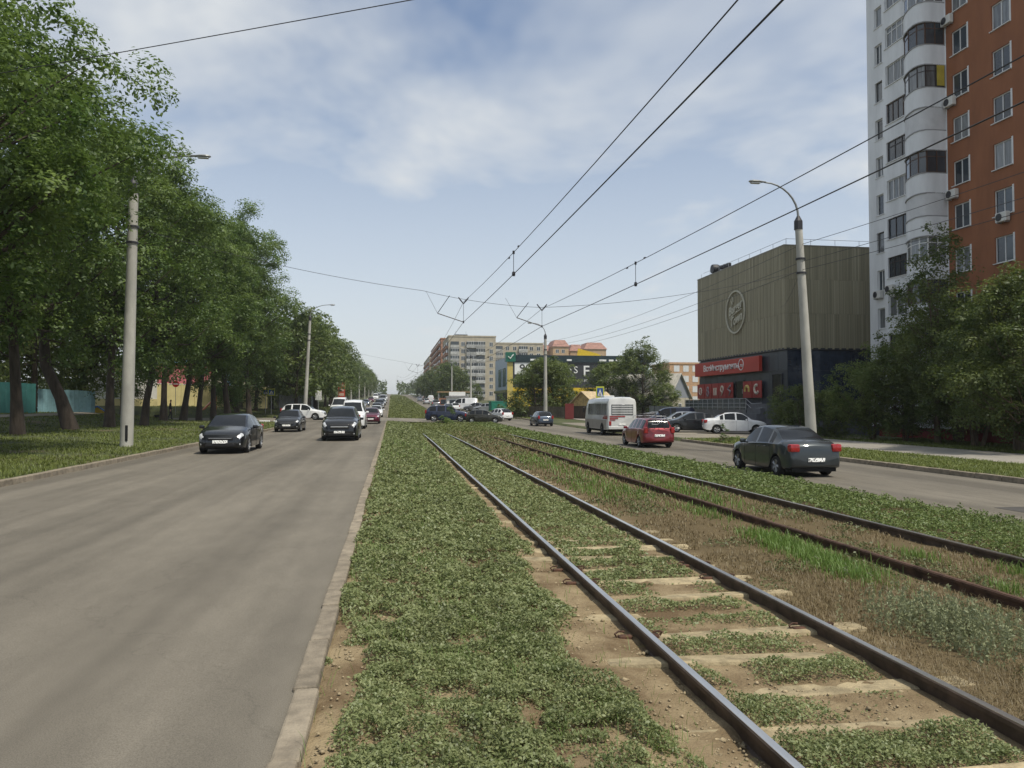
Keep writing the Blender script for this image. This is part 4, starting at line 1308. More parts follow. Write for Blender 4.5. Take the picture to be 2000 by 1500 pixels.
# ground floor front
y_s0, y_s1 = yX(1487, BX), yX(1361, BX)
sg = empty('shop_sign', (BX - .12, (y_s0 + y_s1) / 2, 4.62), FX, 'long red shop sign with white lettering above the posters', 'sign')
red_m = mat('sign_red', (.42, .035, .018), .45, var=.08, scale=.4)
red_p = mat('poster_red', (.30, .018, .018), .4, var=.2, scale=.8)
MB().bev((0, .08, .64), (y_s1 - y_s0, .3, 1.3), .03).build('board', red_m, sg)
tx = mat('sign_white', (.78, .78, .76), .4, var=.03)
W_ = y_s1 - y_s0
ymid = (y_s0 + y_s1) / 2
put_text('ВсеИнструменты', .8, tx, sg, (-(yX(1411, BX) - ymid), -.085, .66), 0, .015, 0, yX(1377, BX) - yX(1445, BX), .012)
put_text('.ru', .5, tx, sg, (-(yX(1452, BX) - ymid), -.085, .66), 0, .015, 0, .62)
rg = MB().lathe([(.50, -.02), (.44, -.02), (.44, .02), (.50, .02), (.50, -.02)], 30, (-(yX(1452, BX) - ymid), -.085, .70), Matrix.Rotation(R(90), 3, 'X')); rg.build('ring', tx, sg)
# posters
pos_l = ['grinder', 'saw', 'pair of cans', 'drill', 'chain saw', 'boot', 'hose ring']
prod = [mat('print_pale', (.62, .55, .45), .5, var=.2), mat('print_grey', (.30, .28, .3), .5, var=.3), mat('print_yellow', (.55, .40, .12), .5, var=.2)]
spans = [(1362 + i * 14, 1362 + (i + 1) * 14) for i in range(5)] + [(1451, 1469), (1469, 1488)]
for i, (a, b) in enumerate(spans):
    ya, yb = yX(b, BX), yX(a, BX)
    e = empty('poster', (BX + .02, (ya + yb) / 2, 2.42), FX, ['red poster at the far end of the shop front, ring-shaped print', 'red poster with a figure-eight print, second from the far end', 'red poster with two pale upright shapes', 'red poster with a slanted round tool print', 'red poster with a zigzag pale tool print beside the door', 'red poster with an arched pale print next to the door', 'red poster with a hook-shaped print by the steps'][i], 'poster', 'red posters on the shop front')
    w = yb - ya
    MB().bb(-w / 2 + .04, w / 2 - .04, -.03, .02, 0, 1.42).build('panel', red_p, e)
    q = MB()
    k = .32
    def arc(cx, cz, r, a0, a1, th=.07): q.tube([(cx + r * math.cos(R(a_)), -.04, cz + r * math.sin(R(a_))) for a_ in np.linspace(a0, a1, 12)], th, 6)
    if i == 0: arc(0, .72, .32, 0, 350); q.bev((.1, -.04, .72), (.2, .03, .3), .02)
    elif i == 1: arc(0, .9, .2, 0, 350); arc(.03, .48, .24, 0, 350)
    elif i == 2: q.bev((-.22, -.04, .65), (.26, .03, .7), .03); q.bev((.2, -.04, .65), (.28, .03, .7), .03)
    elif i == 3: arc(0, .85, .26, -40, 300, .09); q.tube([(.1, -.04, .6), (-.2, -.04, .25)], [.1, .04], 6)
    elif i == 4: q.tube([(.3, -.04, 1.15), (-.25, -.04, .85), (.3, -.04, .6), (-.1, -.04, .25)], [.1, .12, .12, .05], 6)
    elif i == 5: arc(0, .65, .36, -20, 200, .13)
    else: arc(.0, .72, .36, 60, 330, .12)
    q.build('print', prod[i % 3 if i != 2 else 0], e)
# dark blue facade panels and door openings of the ground floor
npn = 12
wy2 = (BY1 - BY0) / npn
for zr in ((-.4, 1.35, False), (1.36, 2.35, False), (2.36, 4.5, False), (4.52, 6.1, False)):
    me = MB().bb(-wy2 / 2 + .01, wy2 / 2 - .01, -.06, 0, 0, zr[1] - zr[0]).mesh('facade_panel', navy)
    for i in range(npn):
        o = link('facade_panel', me, shop); o.location = (.3, (i + .5) * wy2, zr[0] + .4); o.rotation_euler = (0, 0, FX)
    me = MB().bb(-.9 + .01, .9 - .01, -.06, 0, 0, zr[1] - zr[0]).mesh('facade_panel', navy2 if zr[0] > 2 else navy)
    for i in range(11):
        o = link('facade_panel', me, shop); o.location = (.35 + (i + .5) * 1.8, .3, zr[0] + .4)
door_m = mat('dark_door', (.008, .009, .011), .2, var=.2, spec=.6)
for px0, px1, z0_, z1_, lab in ((1434, 1449, 1.9, 3.9, 'dark doorway between the red posters'), (1506, 1523, 1.9, 4.25, 'dark side door above the steps')):
    ya, yb = yX(px1, BX), yX(px0, BX)
    d = MB().bb(BX + .16, BX + .26, ya, yb, z0_, z1_); o = bs('door', d, door_m); o['label'] = lab
    f = MB().bb(BX + .12, BX + .27, ya - .06, ya, z0_, z1_ + .06).bb(BX + .12, BX + .27, yb, yb + .06, z0_, z1_ + .06).bb(BX + .12, BX + .27, ya, yb, z1_, z1_ + .06)
    f.v = [(a - BX, b - BY0, c + .4) for a, b, c in f.v]
    f.build('door_frame', dark_metal, o)
    h = MB().tube([(BX + .13, ya + .15, z0_ + .9), (BX + .13, ya + .15, z0_ + 1.3)], .02, 6); h.v = [(a - BX, b - BY0, c + .4) for a, b, c in h.v]; h.build('door_handle', steel, o)
# terrace, steps and railing
terr_m = mat('grey_granite', (.11, .115, .13), .5, var=.15, scale=3)
bs('terrace', MB().bb(BX - 1.5, BX + .2, yX(1490, BX), BY1 - .3, -.9, 1.38).bb(BX - 1.4, BX + .2, BY0 + .2, yX(1492, BX), -.9, 1.88), terr_m)
st = MB()
for k in range(4): st.bb(BX - 1.75 - .3 * k, BX - 1.41 - .3 * k, BY0 + .6, BY0 + 2.9, -.9, 1.55 - .42 * k)
bs('steps', st, terr_m)
tile_me = MB().bb(-.29, .29, -.02, 0, 0, .58).mesh('granite_tile', mat('granite_tile', (.10, .105, .12), .35, var=.15, rnd=.2))
yt0 = yX(1490, BX)
for i in range(int((BY1 - .3 - yt0) / .6)):
    for k in range(3):
        o = link('granite_tile', tile_me, shop); o.location = (-1.5, yt0 + .3 + i * .6 - BY0, -.38 + k * .6 + .4); o.rotation_euler = (0, 0, FX)
rl = MB()
for i in range(13):
    y = yt0 + .1 + i * (BY1 - .5 - yt0) / 12.0
    rl.tube([(BX - 1.45, y, 1.3), (BX - 1.45, y, 2.33)], .022, 6)
for z in (2.33, 1.95, 1.62): rl.tube([(BX - 1.45, yt0 + .1, z), (BX - 1.45, BY1 - .4, z)], .018, 6)
for z in (0, .38): rl.tube([(BX - 1.45, yt0 + .1, 2.33 - z), (BX - 1.7, yt0 - 1.4, 1.9 - z), (BX - 1.7, BY0 + .4, 1.95 - z)], .02, 6)
bs('railing', rl, steel)
bs('railing_glass', MB().bb(BX - 1.44, BX - 1.43, yt0 + .15, BY1 - .5, 1.42, 2.28), mat('smoked_glass', (.06, .075, .085), .1, var=.2, spec=.7))
cw = MB().bb(BX + .4, BX + 9, BY0 - 2.6, BY0 - 2.4, -.9, .55); o = bs('low_wall', cw, terr_m)

# ---- yellow, black and blue store with billboards
SX, SY = 25.2, 168.0
sz0 = gz(SX + 5, SY)
store = empty('billboard_store', (SX, SY, sz0), 0, 'flat-roofed store with black billboards, yellow panels and pale blue side', 'building')
def pt_s(mb, name, m, parent=None):
    mb.v = [(a - SX, b - SY, c - sz0) for a, b, c in mb.v]
    return mb.build(name, m, parent or store)
yel = mat('yellow_panel_bright', (.62, .42, .02), .5, var=.08)
blk = mat('billboard_charcoal', (.035, .036, .04), .5, var=.2)
bluep = mat('pale_blue_panel', (.33, .40, .46), .5, var=.08)
grn = mat('sign_green', (.01, .12, .075), .4, var=.1)
dkb = mat('fascia_dark', (.012, .028, .035), .4, var=.2)
pt_s(MB().bb(SX + .2, 58, SY + .2, 189, sz0 - .5, 12.6), 'wall', bluep)
pt_s(MB().bb(SX + 1.3, 57.5, SY + .0, SY + .19, 5.7, 11.3), 'billboard', blk)
pt_s(MB().bb(SX + .05, SX + 1.3, SY - .06, SY + .18, sz0, 11.3), 'corner_strip', mat('yellow_strip', (.50, .40, .12), .5))
for k in range(9):
    pt_s(MB().bb(SX + 1.32 + k * 3.4, SX + 4.68 + k * 3.4, SY - .04, SY + .18, sz0, 5.66), 'yellow_panel', yel)
fas = pt_s(MB().bb(SX + 1.9, 58.4, SY - .3, SY + .15, 11.4, 12.9), 'fascia', dkb)
for k, (a, b) in enumerate(((5.2, 7.0), (13.5, 14.6), (21.0, 22.6), (23.2, 24.3), (24.8, 26.8), (27.4, 29.0))):
    pt_s(MB().bb(SX + a, SX + b, SY - .34, SY - .31, 11.65, 12.05), 'fascia_lettering', tx, fas if False else store)
cube = pt_s(MB().bb(SX - .3, SX + 1.86, SY - .5, SY + 1.5, 11.4, 13.5), 'corner_sign', grn)
ck = MB().tube([(SX + .2, SY - .54, 12.5), (SX + .65, SY - .54, 12.05), (SX + 1.4, SY - .54, 13.0)], .13, 4); pt_s(ck, 'check_mark', tx)
wp = pt_s(MB().bb(SX + 1.7, SX + 5.4, SY - .08, SY - .02, 8.6, 11.2), 'white_panel', tx)
put_text('90', 2.4, blk, store, (4.1, -.1, 9.9 - sz0), 0, .02, 0, 2.6, .03)
put_text('S', 1.9, tx, store, (14.2, -.1, 9.9 - sz0), 0, .02)
put_text('S', 2.2, tx, store, (15.6, -.1, 9.6 - sz0), 0, .02)
put_text('F', 3.4, tx, store, (18.0, -.1, 9.3 - sz0), 0, .02, bold=.03)
put_text('FIT', .8, tx, store, (18.0, -.1, 7.2 - sz0), 0, .02)
tri = MB().prism([(41.4, 12.95), (47.2, 12.95), (46.0, 13.5), (41.6, 14.6)], SY + 1.0, SY + 1.2, 'Y'); pt_s(tri, 'roof_banner', yel)
for k in range(2): pt_s(MB().bb(SX + .14, SX + .22, 171 + k * 7, 176 + k * 7, 6.0, 10.2), 'side_window', mat('side_glass', (.08, .13, .17), .15, var=.2))
pt_s(MB().bb(SX - .3, SX + .19, SY + 1, 188, 4.6, 5.2), 'canopy', mat('canopy_olive', (.2, .2, .08), .7))
for k in range(4): pt_s(MB().bb(SX - .1, SX + .12, 169 + k * 4, 172.4 + k * 4, sz0 + .2, 4.4), 'shop_window', dk_win)

# ---- apartment blocks in the distance
def block(name, x0, x1, y0, y1, z0, z1, wallm, label, faces, fh=2.75, group=None):
    e = empty(name, (x0, y0, z0), 0, label, 'building', group)
    h = z1 - z0
    MB().bb(0, x1 - x0, 0, y1 - y0, -1, h).build('wall', wallm, e)
    MB().bb(-.15, x1 - x0 + .15, -.15, y1 - y0 + .15, h, h + .5).build('roof', wallm, e)
    nfl = int(h / fh)
    for face, items in faces.items():
        for kind, u, w, m in items:
            hh = {'win': 1.5, 'balc': 1.15, 'glaz': 1.35, 'pier': h}[kind]
            key = (kind, w, m.name)
            if key not in WCACHE:
                if kind == 'win':
                    WCACHE[key] = [MB().bb(-w / 2, w / 2, -.03, .05, 0, hh).mesh('window', m)]
                    fr = MB()
                    fr.bb(-w / 2, w / 2, -.06, .0, -.08, 0).bb(-w / 2, w / 2, -.06, .0, hh, hh + .08).bb(-.05, .05, -.06, .0, 0, hh).bb(-w / 2 - .08, -w / 2, -.06, 0, 0, hh).bb(w / 2, w / 2 + .08, -.06, 0, 0, hh)
                    WCACHE[key].append(fr.mesh('frame', frame_w))
                elif kind == 'pier': WCACHE[key] = [None]
                else: WCACHE[key] = [MB().bb(-w / 2, w / 2, -1.0, 0, 0, 1.1).mesh('balcony', m), MB().bb(-w / 2 + .05, w / 2 - .05, -.93, 0, 1.1, 2.45).mesh('glazing', dk_win), MB().bb(-w / 2, w / 2, -.97, -.9, 1.1, 1.2).bb(-w / 2, w / 2, -.98, -.9, 2.4, 2.52).bb(-.05, .05, -.98, -.9, 1.2, 2.4).bb(-w / 4 - .04, -w / 4 + .04, -.98, -.9, 1.2, 2.4).bb(w / 4 - .04, w / 4 + .04, -.98, -.9, 1.2, 2.4).mesh('frame', frame_w)]
            if kind == 'pier':
                q = MB().bb(u - w / 2, u + w / 2, -.35, 0, 0, h + .2) if face == 'S' else MB().bb(-.35, 0, u - w / 2, u + w / 2, 0, h + .2)
                q.build('brick_pier', m, e); continue
            for k in range(nfl):
                zz = k * fh + (.9 if kind == 'win' else .15) + (h - nfl * fh) * .3
                o = link({'win': 'window', 'balc': 'balcony', 'glaz': 'balcony'}[kind], WCACHE[key][0], e)
                o.location = (u, 0, zz) if face == 'S' else (0, u, zz)
                if face == 'W': o.rotation_euler = (0, 0, FX)
                if kind == 'win': link('frame', WCACHE[key][1], o)
                elif kind == 'glaz' and (k * 7 + int(u * 3)) % 4:
                    link('glazing', WCACHE[key][1], o); link('frame', WCACHE[key][2], o)
                elif kind in ('balc', 'glaz'): link('glazing', WCACHE[key][1], o).scale = (.96, .35, 1)
    return e
z_a = gz(25, 300)
S_items = [('glaz', 2.4, 3.4, balc_m), ('win', 5.6, 1.4, dk_win), ('glaz', 8.7, 3.6, balc_m), ('glaz', 12.4, 3.6, balc_m), ('win', 16.6, 1.3, dk_win)]
W_items = [('win', 1.5, 1.3, dk_win), ('balc', 5, 3.6, brick_r), ('balc', 9, 3.4, brick_r), ('pier', 12, 1.2, beige_b), ('win', 14, 1.4, dk_win), ('balc', 18, 3.6, brick_r), ('win', 22, 1.4, dk_win), ('balc', 26, 3.6, brick_r), ('pier', 29, 1.2, beige_b)]
block('apartment_block', 21.7, 40.1, 297, 330, z_a, 28.3, beige_b, 'beige nine-storey block with glazed balconies facing the crossing', {'S': S_items, 'W': W_items})
mb_roofbox = empty('roof_structure', (27, 303, 28.7), 0, 'dark lift housing on the roof of the beige block', 'roof structure')
MB().bev((0, 0, .4), (5, 3, 1.0), .05).build('housing', dark_metal, mb_roofbox)
for k in (-1, 1): MB().tube([(k * 2, 0, .8), (k * 2, 0, 2.2)], .04, 5).build('antenna', dark_metal, mb_roofbox)
block('apartment_block', 41.0, 62, 312, 330, z_a, 27.0, beige_b, 'second beige block set back behind the store, grey balconies', {'S': [('glaz', 2.4, 3.4, balc_m), ('win', 6, 1.4, dk_win), ('win', 9, 1.4, dk_win), ('glaz', 12.5, 3.6, balc_m), ('win', 16, 1.4, dk_win), ('win', 19, 1.4, dk_win)]})
long_items = []
for k in range(10):
    long_items += [('balc', 3 + k * 8, 3.6, brick_r), ('win', 6.6 + k * 8, 1.4, dk_win)]
block('apartment_block', 21.0, 36, 334, 418, gz(25, 370), 30.5, brick_r, 'long red-brick block with rows of orange balconies along the right road', {'W': long_items}, group=None)
block('apartment_block', 20.5, 34, 424, 500, gz(25, 460), 28.5, beige_b, 'furthest pale block at the end of the right side', {'W': [('balc', 4 + k * 9, 3.6, brick_r) for k in range(7)]})
roof_r = mat('red_tile_roof', (.33, .18, .14), .8, var=.2, scale=1)  # red paled so the far roofs look hazed by distance
ora_w = mat('orange_wall', (.46, .32, .19), .85, var=.1, scale=.8)
for i, (px0, px1, py, D, lab) in enumerate(((1040, 1078, 672, 340, 'orange apartment house with flat red roof beyond the slim lamp post'), (1080, 1112, 663, 335, 'tallest orange house with mansard red roof behind the store'), (1114, 1140, 672, 345, 'narrow orange house with red roof between the mansards'), (1142, 1186, 668, 338, 'orange house with red mansard roof behind the yellow banner'))):
    a = at(px0, py, D); b = at(px1, py, D)
    zb = gz(a.x, a.y)
    e = block('orange_house', a.x, b.x, a.y, a.y + 14, zb, a.z - 3.5, ora_w, lab, {'S': [('win', 2 + k * 2.6, 1.3, dk_win) for k in range(int((b.x - a.x) / 2.6))]})
    w = b.x - a.x; h = a.z - 3.5 - zb
    MB().add([(-.4, -.4, h + .5), (w + .4, -.4, h + .5), (w + .4, 14.4, h + .5), (-.4, 14.4, h + .5), (w * .18, 2, h + 3.5), (w * .82, 2, h + 3.5), (w * .82, 12, h + 3.5), (w * .18, 12, h + 3.5)],
             [(0, 1, 5, 4), (1, 2, 6, 5), (2, 3, 7, 6), (3, 0, 4, 7), (4, 5, 6, 7), (0, 3, 2, 1)]).build('mansard_roof', roof_r, e)
a = at(1308, 711, 205)
block('apartment_block', a.x, a.x + 26, a.y, a.y + 14, gz(a.x, a.y), a.z, mat('peach_brick', (.50, .31, .18), .9, var=.15), 'peach low block peeping out behind the grey gabled house', {'S': [('win', 2 + k * 2.6, 1.4, frame_w) for k in range(9)]})

# ---- small gabled house behind the parking lot and the shed
def gabled(name, loc, rz, w, l, h, rh, wm, rm, gm, label, window_n=1, over=.35):
    """gable faces local -Y; ridge along local Y"""
    e = empty(name, loc, rz, label, 'house')
    MB().bb(-w / 2, w / 2, 0, l, -.5, h).build('wall', wm, e)
    MB().prism([(-w / 2, h), (w / 2, h), (0, h + rh)], -.01, .12, 'Y').build('gable', gm, e)
    sl = math.atan2(rh, w / 2)
    for s in (-1, 1):
        ln = math.hypot(w / 2, rh) + over
        q = MB()
        x0, z0_ = 0, h + rh + .06
        x1, z1_ = s * (w / 2 + over * math.cos(sl)), h - over * math.sin(sl) + .06
        q.add([(x0, -over, z0_), (x1, -over, z1_), (x1, l + over, z1_), (x0, l + over, z0_), (x0, -over, z0_ + .1), (x1, -over, z1_ + .1), (x1, l + over, z1_ + .1), (x0, l + over, z0_ + .1)],
              [(0, 1, 2, 3), (4, 7, 6, 5), (0, 4, 5, 1), (1, 5, 6, 2), (2, 6, 7, 3), (3, 7, 4, 0)])
        q.build('roof', rm, e)
    for k in range(window_n):
        window(e, ((k - (window_n - 1) / 2) * 1.8, -.03, 1.0), 0, 1.0, 1.2, 2, frame_w, glass_m)
    return e
sl_m = mat('pale_slate_roof', (.42, .40, .35), .85, var=.2, scale=2, stretch=(.4, 3, 1))
gable_g = mat('grey_gable_boards', (.22, .235, .26), .85, var=.15, stretch=(8, 1, .3))
p = at(1314, 800, 108)
gabled('gabled_house', (p.x + 1.0, p.y, gz(p.x, p.y)), R(42), 6.4, 11, 3.0, 3.3, mat('cream_wall', (.40, .36, .28), .9, var=.15), sl_m, gable_g, 'grey gabled house with pale slate roof behind the parked cars', 1)
p = at(1138, 800, 97)
gabled('shed', (p.x, p.y, gz(p.x, p.y)), R(-50), 4.2, 5.0, 1.7, 1.7, mat('dark_shed_boards', (.07, .05, .035), .9, var=.3, stretch=(6, 6, .4)), mat('pale_shed_roof', (.46, .36, .22), .85, var=.2), mat('shed_gable', (.42, .31, .14), .9, var=.3, scale=3), 'small shed with pale roof and dark boards beside the bus', 0)
p = at(1112, 810, 96)
dm = MB().bb(-.55, .55, -.06, .06, 0, 2.0).build('shed_door', mat('dark_red_door', (.14, .02, .02), .7), None, loc=(p.x, p.y, gz(p.x, p.y)))
tag(dm, 'dark red door panel standing at the end of the shed', 'door')
# fences
def fence(name, a, b, h, m, label, bw=.18, gap=.02, cat='fence', zoff=0):
    """board fence from a to b; every board its own piece"""
    a = Vector((a[0], a[1], 0)); b = Vector((b[0], b[1], 0))
    L = (b - a).length; an = math.atan2(b.y - a.y, b.x - a.x)
    e = empty(name, (a.x, a.y, gz(a.x, a.y, 0) + zoff), an, label, cat)
    n = max(2, int(L / (bw + gap)))
    me = MB().bb(-bw / 2, bw / 2, -.012, .012, .0, h).mesh('board', m)
    for i in range(n):
        t = (i + .5) / n
        x = a.x + (b.x - a.x) * t; y = a.y + (b.y - a.y) * t
        o = link('board', me, e); o.location = (t * L, 0, gz(x, y, 0) - gz(a.x, a.y, 0) + rng.uniform(-.015, .015))
    for z in (.35, h - .3):
        MB().bb(0, L, .012, .06, z, z + .07).build('fence_rail', m, e)
    return e
teal = mat('teal_fence', (.045, .17, .16), .6, var=.12, rnd=.1)
lblue = mat('light_blue_fence', (.24, .42, .47), .6, var=.12, rnd=.1)
greyf = mat('grey_fence', (.17, .18, .18), .7, var=.15, rnd=.12)
woodf = mat('weathered_fence', (.12, .10, .075), .9, var=.25, rnd=.15)
def fpt(px, D): 
    q = at(px, 800, D); return (q.x, q.y)
fence('board_fence', fpt(-90, 52), fpt(70, 60), 2.3, teal, 'teal board fence behind the trees of the lawn', .5, .02)
fence('board_fence', fpt(74, 62), fpt(186, 68), 1.9, lblue, 'light blue board fence between the teal fence and the playground', .45, .02)
fence('board_fence', fpt(545, 118), fpt(612, 128), 2.4, greyf, 'grey fence behind the crossing signs', .4, .06)
fence('metal_fence', fpt(1268, 92), fpt(1366, 86), 1.9, greyf, 'grey sheet fence behind the parked cars beside the shop', .6, .01)
fence('board_fence', fpt(1020, 104), fpt(1112, 98), 1.5, woodf, 'weathered wooden fence under the dense trees by the shed', .2, .04)
# long yellow wall with a white building behind
yw = empty('yellow_wall', (0, 0, 0), 0, 'long pale yellow wall behind the row of trees', 'wall')
ya_ = at(300, 800, 100); yb_ = at(524, 800, 116)
yw.location = (ya_.x, ya_.y, gz(ya_.x, ya_.y)); an = math.atan2(yb_.y - ya_.y, yb_.x - ya_.x); yw.rotation_euler = (0, 0, an)
Lw = math.hypot(yb_.x - ya_.x, yb_.y - ya_.y)
yel_w = mat('yellow_wall_paint', (.62, .54, .27), .85, var=.08, scale=1.2)
npan = 9
wme = MB().bb(.01, Lw / npan - .25, -.08, .08, -.5, 2.85).mesh('wall_panel', yel_w)
pme = MB().bb(-.24, .0, -.14, .14, -.5, 3.05).mesh('pillar', yel_w)
for k in range(npan):
    link('wall_panel', wme, yw).location = (k * Lw / npan, 0, .02 * k)
    link('pillar', pme, yw).location = (k * Lw / npan, 0, .02 * k)
MB().bb(-.3, Lw, -.12, .12, 2.92, 3.0).build('coping', white_pt, yw)
p = at(238, 800, 96)
whs = gabled('white_house', (p.x, p.y, gz(p.x, p.y)), R(20), 8, 9, 4.3, 1.4, mat('white_render', (.68, .67, .63), .85, var=.05), mat('grey_roof', (.25, .25, .25), .8), mat('white_gable', (.66, .66, .64), .85), 'white house left of the yellow wall, seen between trunks', 2)
MB().bb(-4.05, 4.05, -.06, 0, .0, .9).build('yellow_base', yel_w, whs)
p = at(420, 800, 128)
gabled('red_roofed_house', (p.x, p.y, gz(p.x, p.y)), R(80), 9, 12, 3.2, 3.2, mat('cream_render', (.55, .50, .42), .85), mat('maroon_roof', (.28, .07, .075), .7, var=.12), mat('cream_gable', (.5, .45, .38), .85), 'house with maroon roof behind the yellow wall', 0)
p = at(376, 690, 190)
gb = block('blue_building', p.x - 6, p.x + 8, p.y, p.y + 12, gz(p.x, p.y), p.z + 4.5, mat('sky_blue_cladding', (.22, .42, .55), .6, var=.1), 'sky blue building glimpsed between trunks above the yellow wall', {'S': [('win', 2 + k * 3, 1.6, dk_win) for k in range(4)]})
p = at(516, 690, 175)
block('cream_building', p.x - 5, p.x + 7, p.y, p.y + 12, gz(p.x, p.y), p.z + 1, beige_b, 'cream building behind the last big tree of the row', {'S': [('win', 2 + k * 3, 1.6, dk_win) for k in range(4)]})
# ------------------------------------------------------------------ vehicles
def paint(name, c, metal=.35, rough=.38):
    return mat('paint_' + name, c, rough, metal=metal, var=.10, scale=1.2, coat=1.0, spec=.2)
car_glass = mat('car_glass', (.012, .014, .016), .10, var=.3, scale=1.5, spec=.34)
tyre_m = mat('tyre', (.016, .016, .016), .9, var=.25)
rim_m = mat('alloy_rim', (.36, .37, .38), .35, metal=.75, var=.1)
lamp_m = mat('headlamp_glass', (.62, .64, .66), .12, var=.25, scale=14, spec=.9, metal=.25)
tail_m = mat('tail_lamp_red', (.32, .012, .012), .15, var=.3, scale=10, spec=.8)
plate_m = mat('plate_white', (.62, .62, .60), .5, var=.75, scale=24, lo=.40, hi=.46, detail=1)
chrome = mat('chrome', (.60, .61, .62), .18, metal=1.0, var=.05)
under_m = mat('underbody', (.010, .010, .010), .9, var=.2)

PROF = {
 # t, z of the centre line; belt; half-width share; from tail (0) to nose (1)
 'sedan': dict(L=4.30, W=1.72, H=1.50, wr=.30, wh=(.195, .815),
    top=[(0, .66), (.008, .92), (.03, 1.05), (.09, 1.09), (.165, 1.10), (.20, 1.18), (.27, 1.36), (.33, 1.455), (.42, 1.495), (.50, 1.50), (.57, 1.475), (.61, 1.44), (.68, 1.23), (.745, 1.02), (.78, .985), (.88, .92), (.94, .84), (.98, .72), (1, .55)],
    belt=[(0, .60), (.02, .84), (.10, .94), (.35, .955), (.60, .91), (.75, .86), (.90, .77), (.97, .66), (1, .50)], rear=(.165, .33), front=(.61, .745), pil=[(.30, .32), (.485, .51)], side=(.245, .685)),
 'corolla': dict(L=4.54, W=1.76, H=1.47, wr=.315, wh=(.205, .80),
    top=[(0, .66), (.01, .95), (.03, 1.06), (.08, 1.10), (.13, 1.115), (.20, 1.25), (.28, 1.40), (.36, 1.46), (.44, 1.475), (.52, 1.46), (.58, 1.42), (.66, 1.24), (.76, 1.0), (.80, .96), (.90, .87), (.955, .77), (.985, .66), (1, .50)],
    belt=[(0, .60), (.02, .86), (.10, .95), (.35, .955), (.60, .91), (.76, .84), (.90, .74), (.97, .62), (1, .45)], rear=(.13, .32), front=(.58, .76), pil=[(.33, .36), (.475, .50)], side=(.24, .70)),
 'suv': dict(L=4.65, W=1.85, H=1.73, wr=.36, wh=(.20, .80),
    top=[(0, .72), (.01, 1.10), (.03, 1.22), (.07, 1.48), (.11, 1.65), (.16, 1.71), (.30, 1.74), (.48, 1.735), (.56, 1.69), (.62, 1.60), (.69, 1.36), (.74, 1.19), (.78, 1.14), (.90, 1.06), (.955, .96), (.985, .80), (1, .58)],
    belt=[(0, .68), (.02, 1.05), (.10, 1.10), (.40, 1.06), (.62, 1.02), (.76, .98), (.92, .90), (.97, .78), (1, .55)], rear=(.028, .11), front=(.60, .74), pil=[(.25, .28), (.45, .475)], side=(.10, .685)),
 'hatch': dict(L=4.05, W=1.68, H=1.46, wr=.295, wh=(.185, .805),
    top=[(0, .62), (.012, .88), (.03, .98), (.06, 1.10), (.13, 1.32), (.18, 1.42), (.26, 1.45), (.42, 1.465), (.52, 1.44), (.58, 1.39), (.66, 1.18), (.73, 1.0), (.77, .96), (.88, .89), (.95, .80), (.985, .68), (1, .50)],
    belt=[(0, .58), (.02, .84), (.10, .93), (.40, .93), (.60, .89), (.75, .84), (.90, .76), (.97, .64), (1, .48)], rear=(.032, .18), front=(.575, .73), pil=[(.26, .285), (.455, .48)], side=(.13, .67)),
 'wagon': dict(L=4.25, W=1.68, H=1.48, wr=.295, wh=(.20, .81),
    top=[(0, .60), (.012, .86), (.03, .96), (.042, 1.12), (.060, 1.32), (.085, 1.42), (.16, 1.46), (.42, 1.48), (.52, 1.455), (.585, 1.40), (.665, 1.18), (.735, 1.0), (.77, .96), (.88, .89), (.95, .80), (.985, .68), (1, .50)],
    belt=[(0, .58), (.02, .84), (.10, .93), (.40, .93), (.60, .89), (.75, .84), (.90, .76), (.97, .64), (1, .48)], rear=(.03, .085), front=(.58, .735), pil=[(.20, .225), (.34, .36), (.475, .50)], side=(.08, .675)),
 'van': dict(L=5.3, W=1.98, H=2.2, wr=.36, wh=(.18, .82),
    top=[(0, .9), (.005, 1.9), (.02, 2.13), (.08, 2.2), (.50, 2.2), (.62, 2.14), (.70, 1.95), (.80, 1.45), (.85, 1.25), (.93, 1.12), (.975, .95), (1, .62)],
    belt=[(0, .85), (.01, 1.2), (.6, 1.22), (.8, 1.15), (.93, .98), (.98, .8), (1, .58)], rear=(.0, .0), front=(.68, .83), pil=[(.50, .53)], side=(.40, .75)),
}
def interp(tab, t):
    return float(np.interp(t, [a for a, b in tab], [b for a, b in tab]))
def smooth_interp(tab, t):
    # softened piecewise-linear profile
    return sum(interp(tab, min(1, max(0, t + d))) * w for d, w in ((-.012, .25), (0, .5), (.012, .25)))

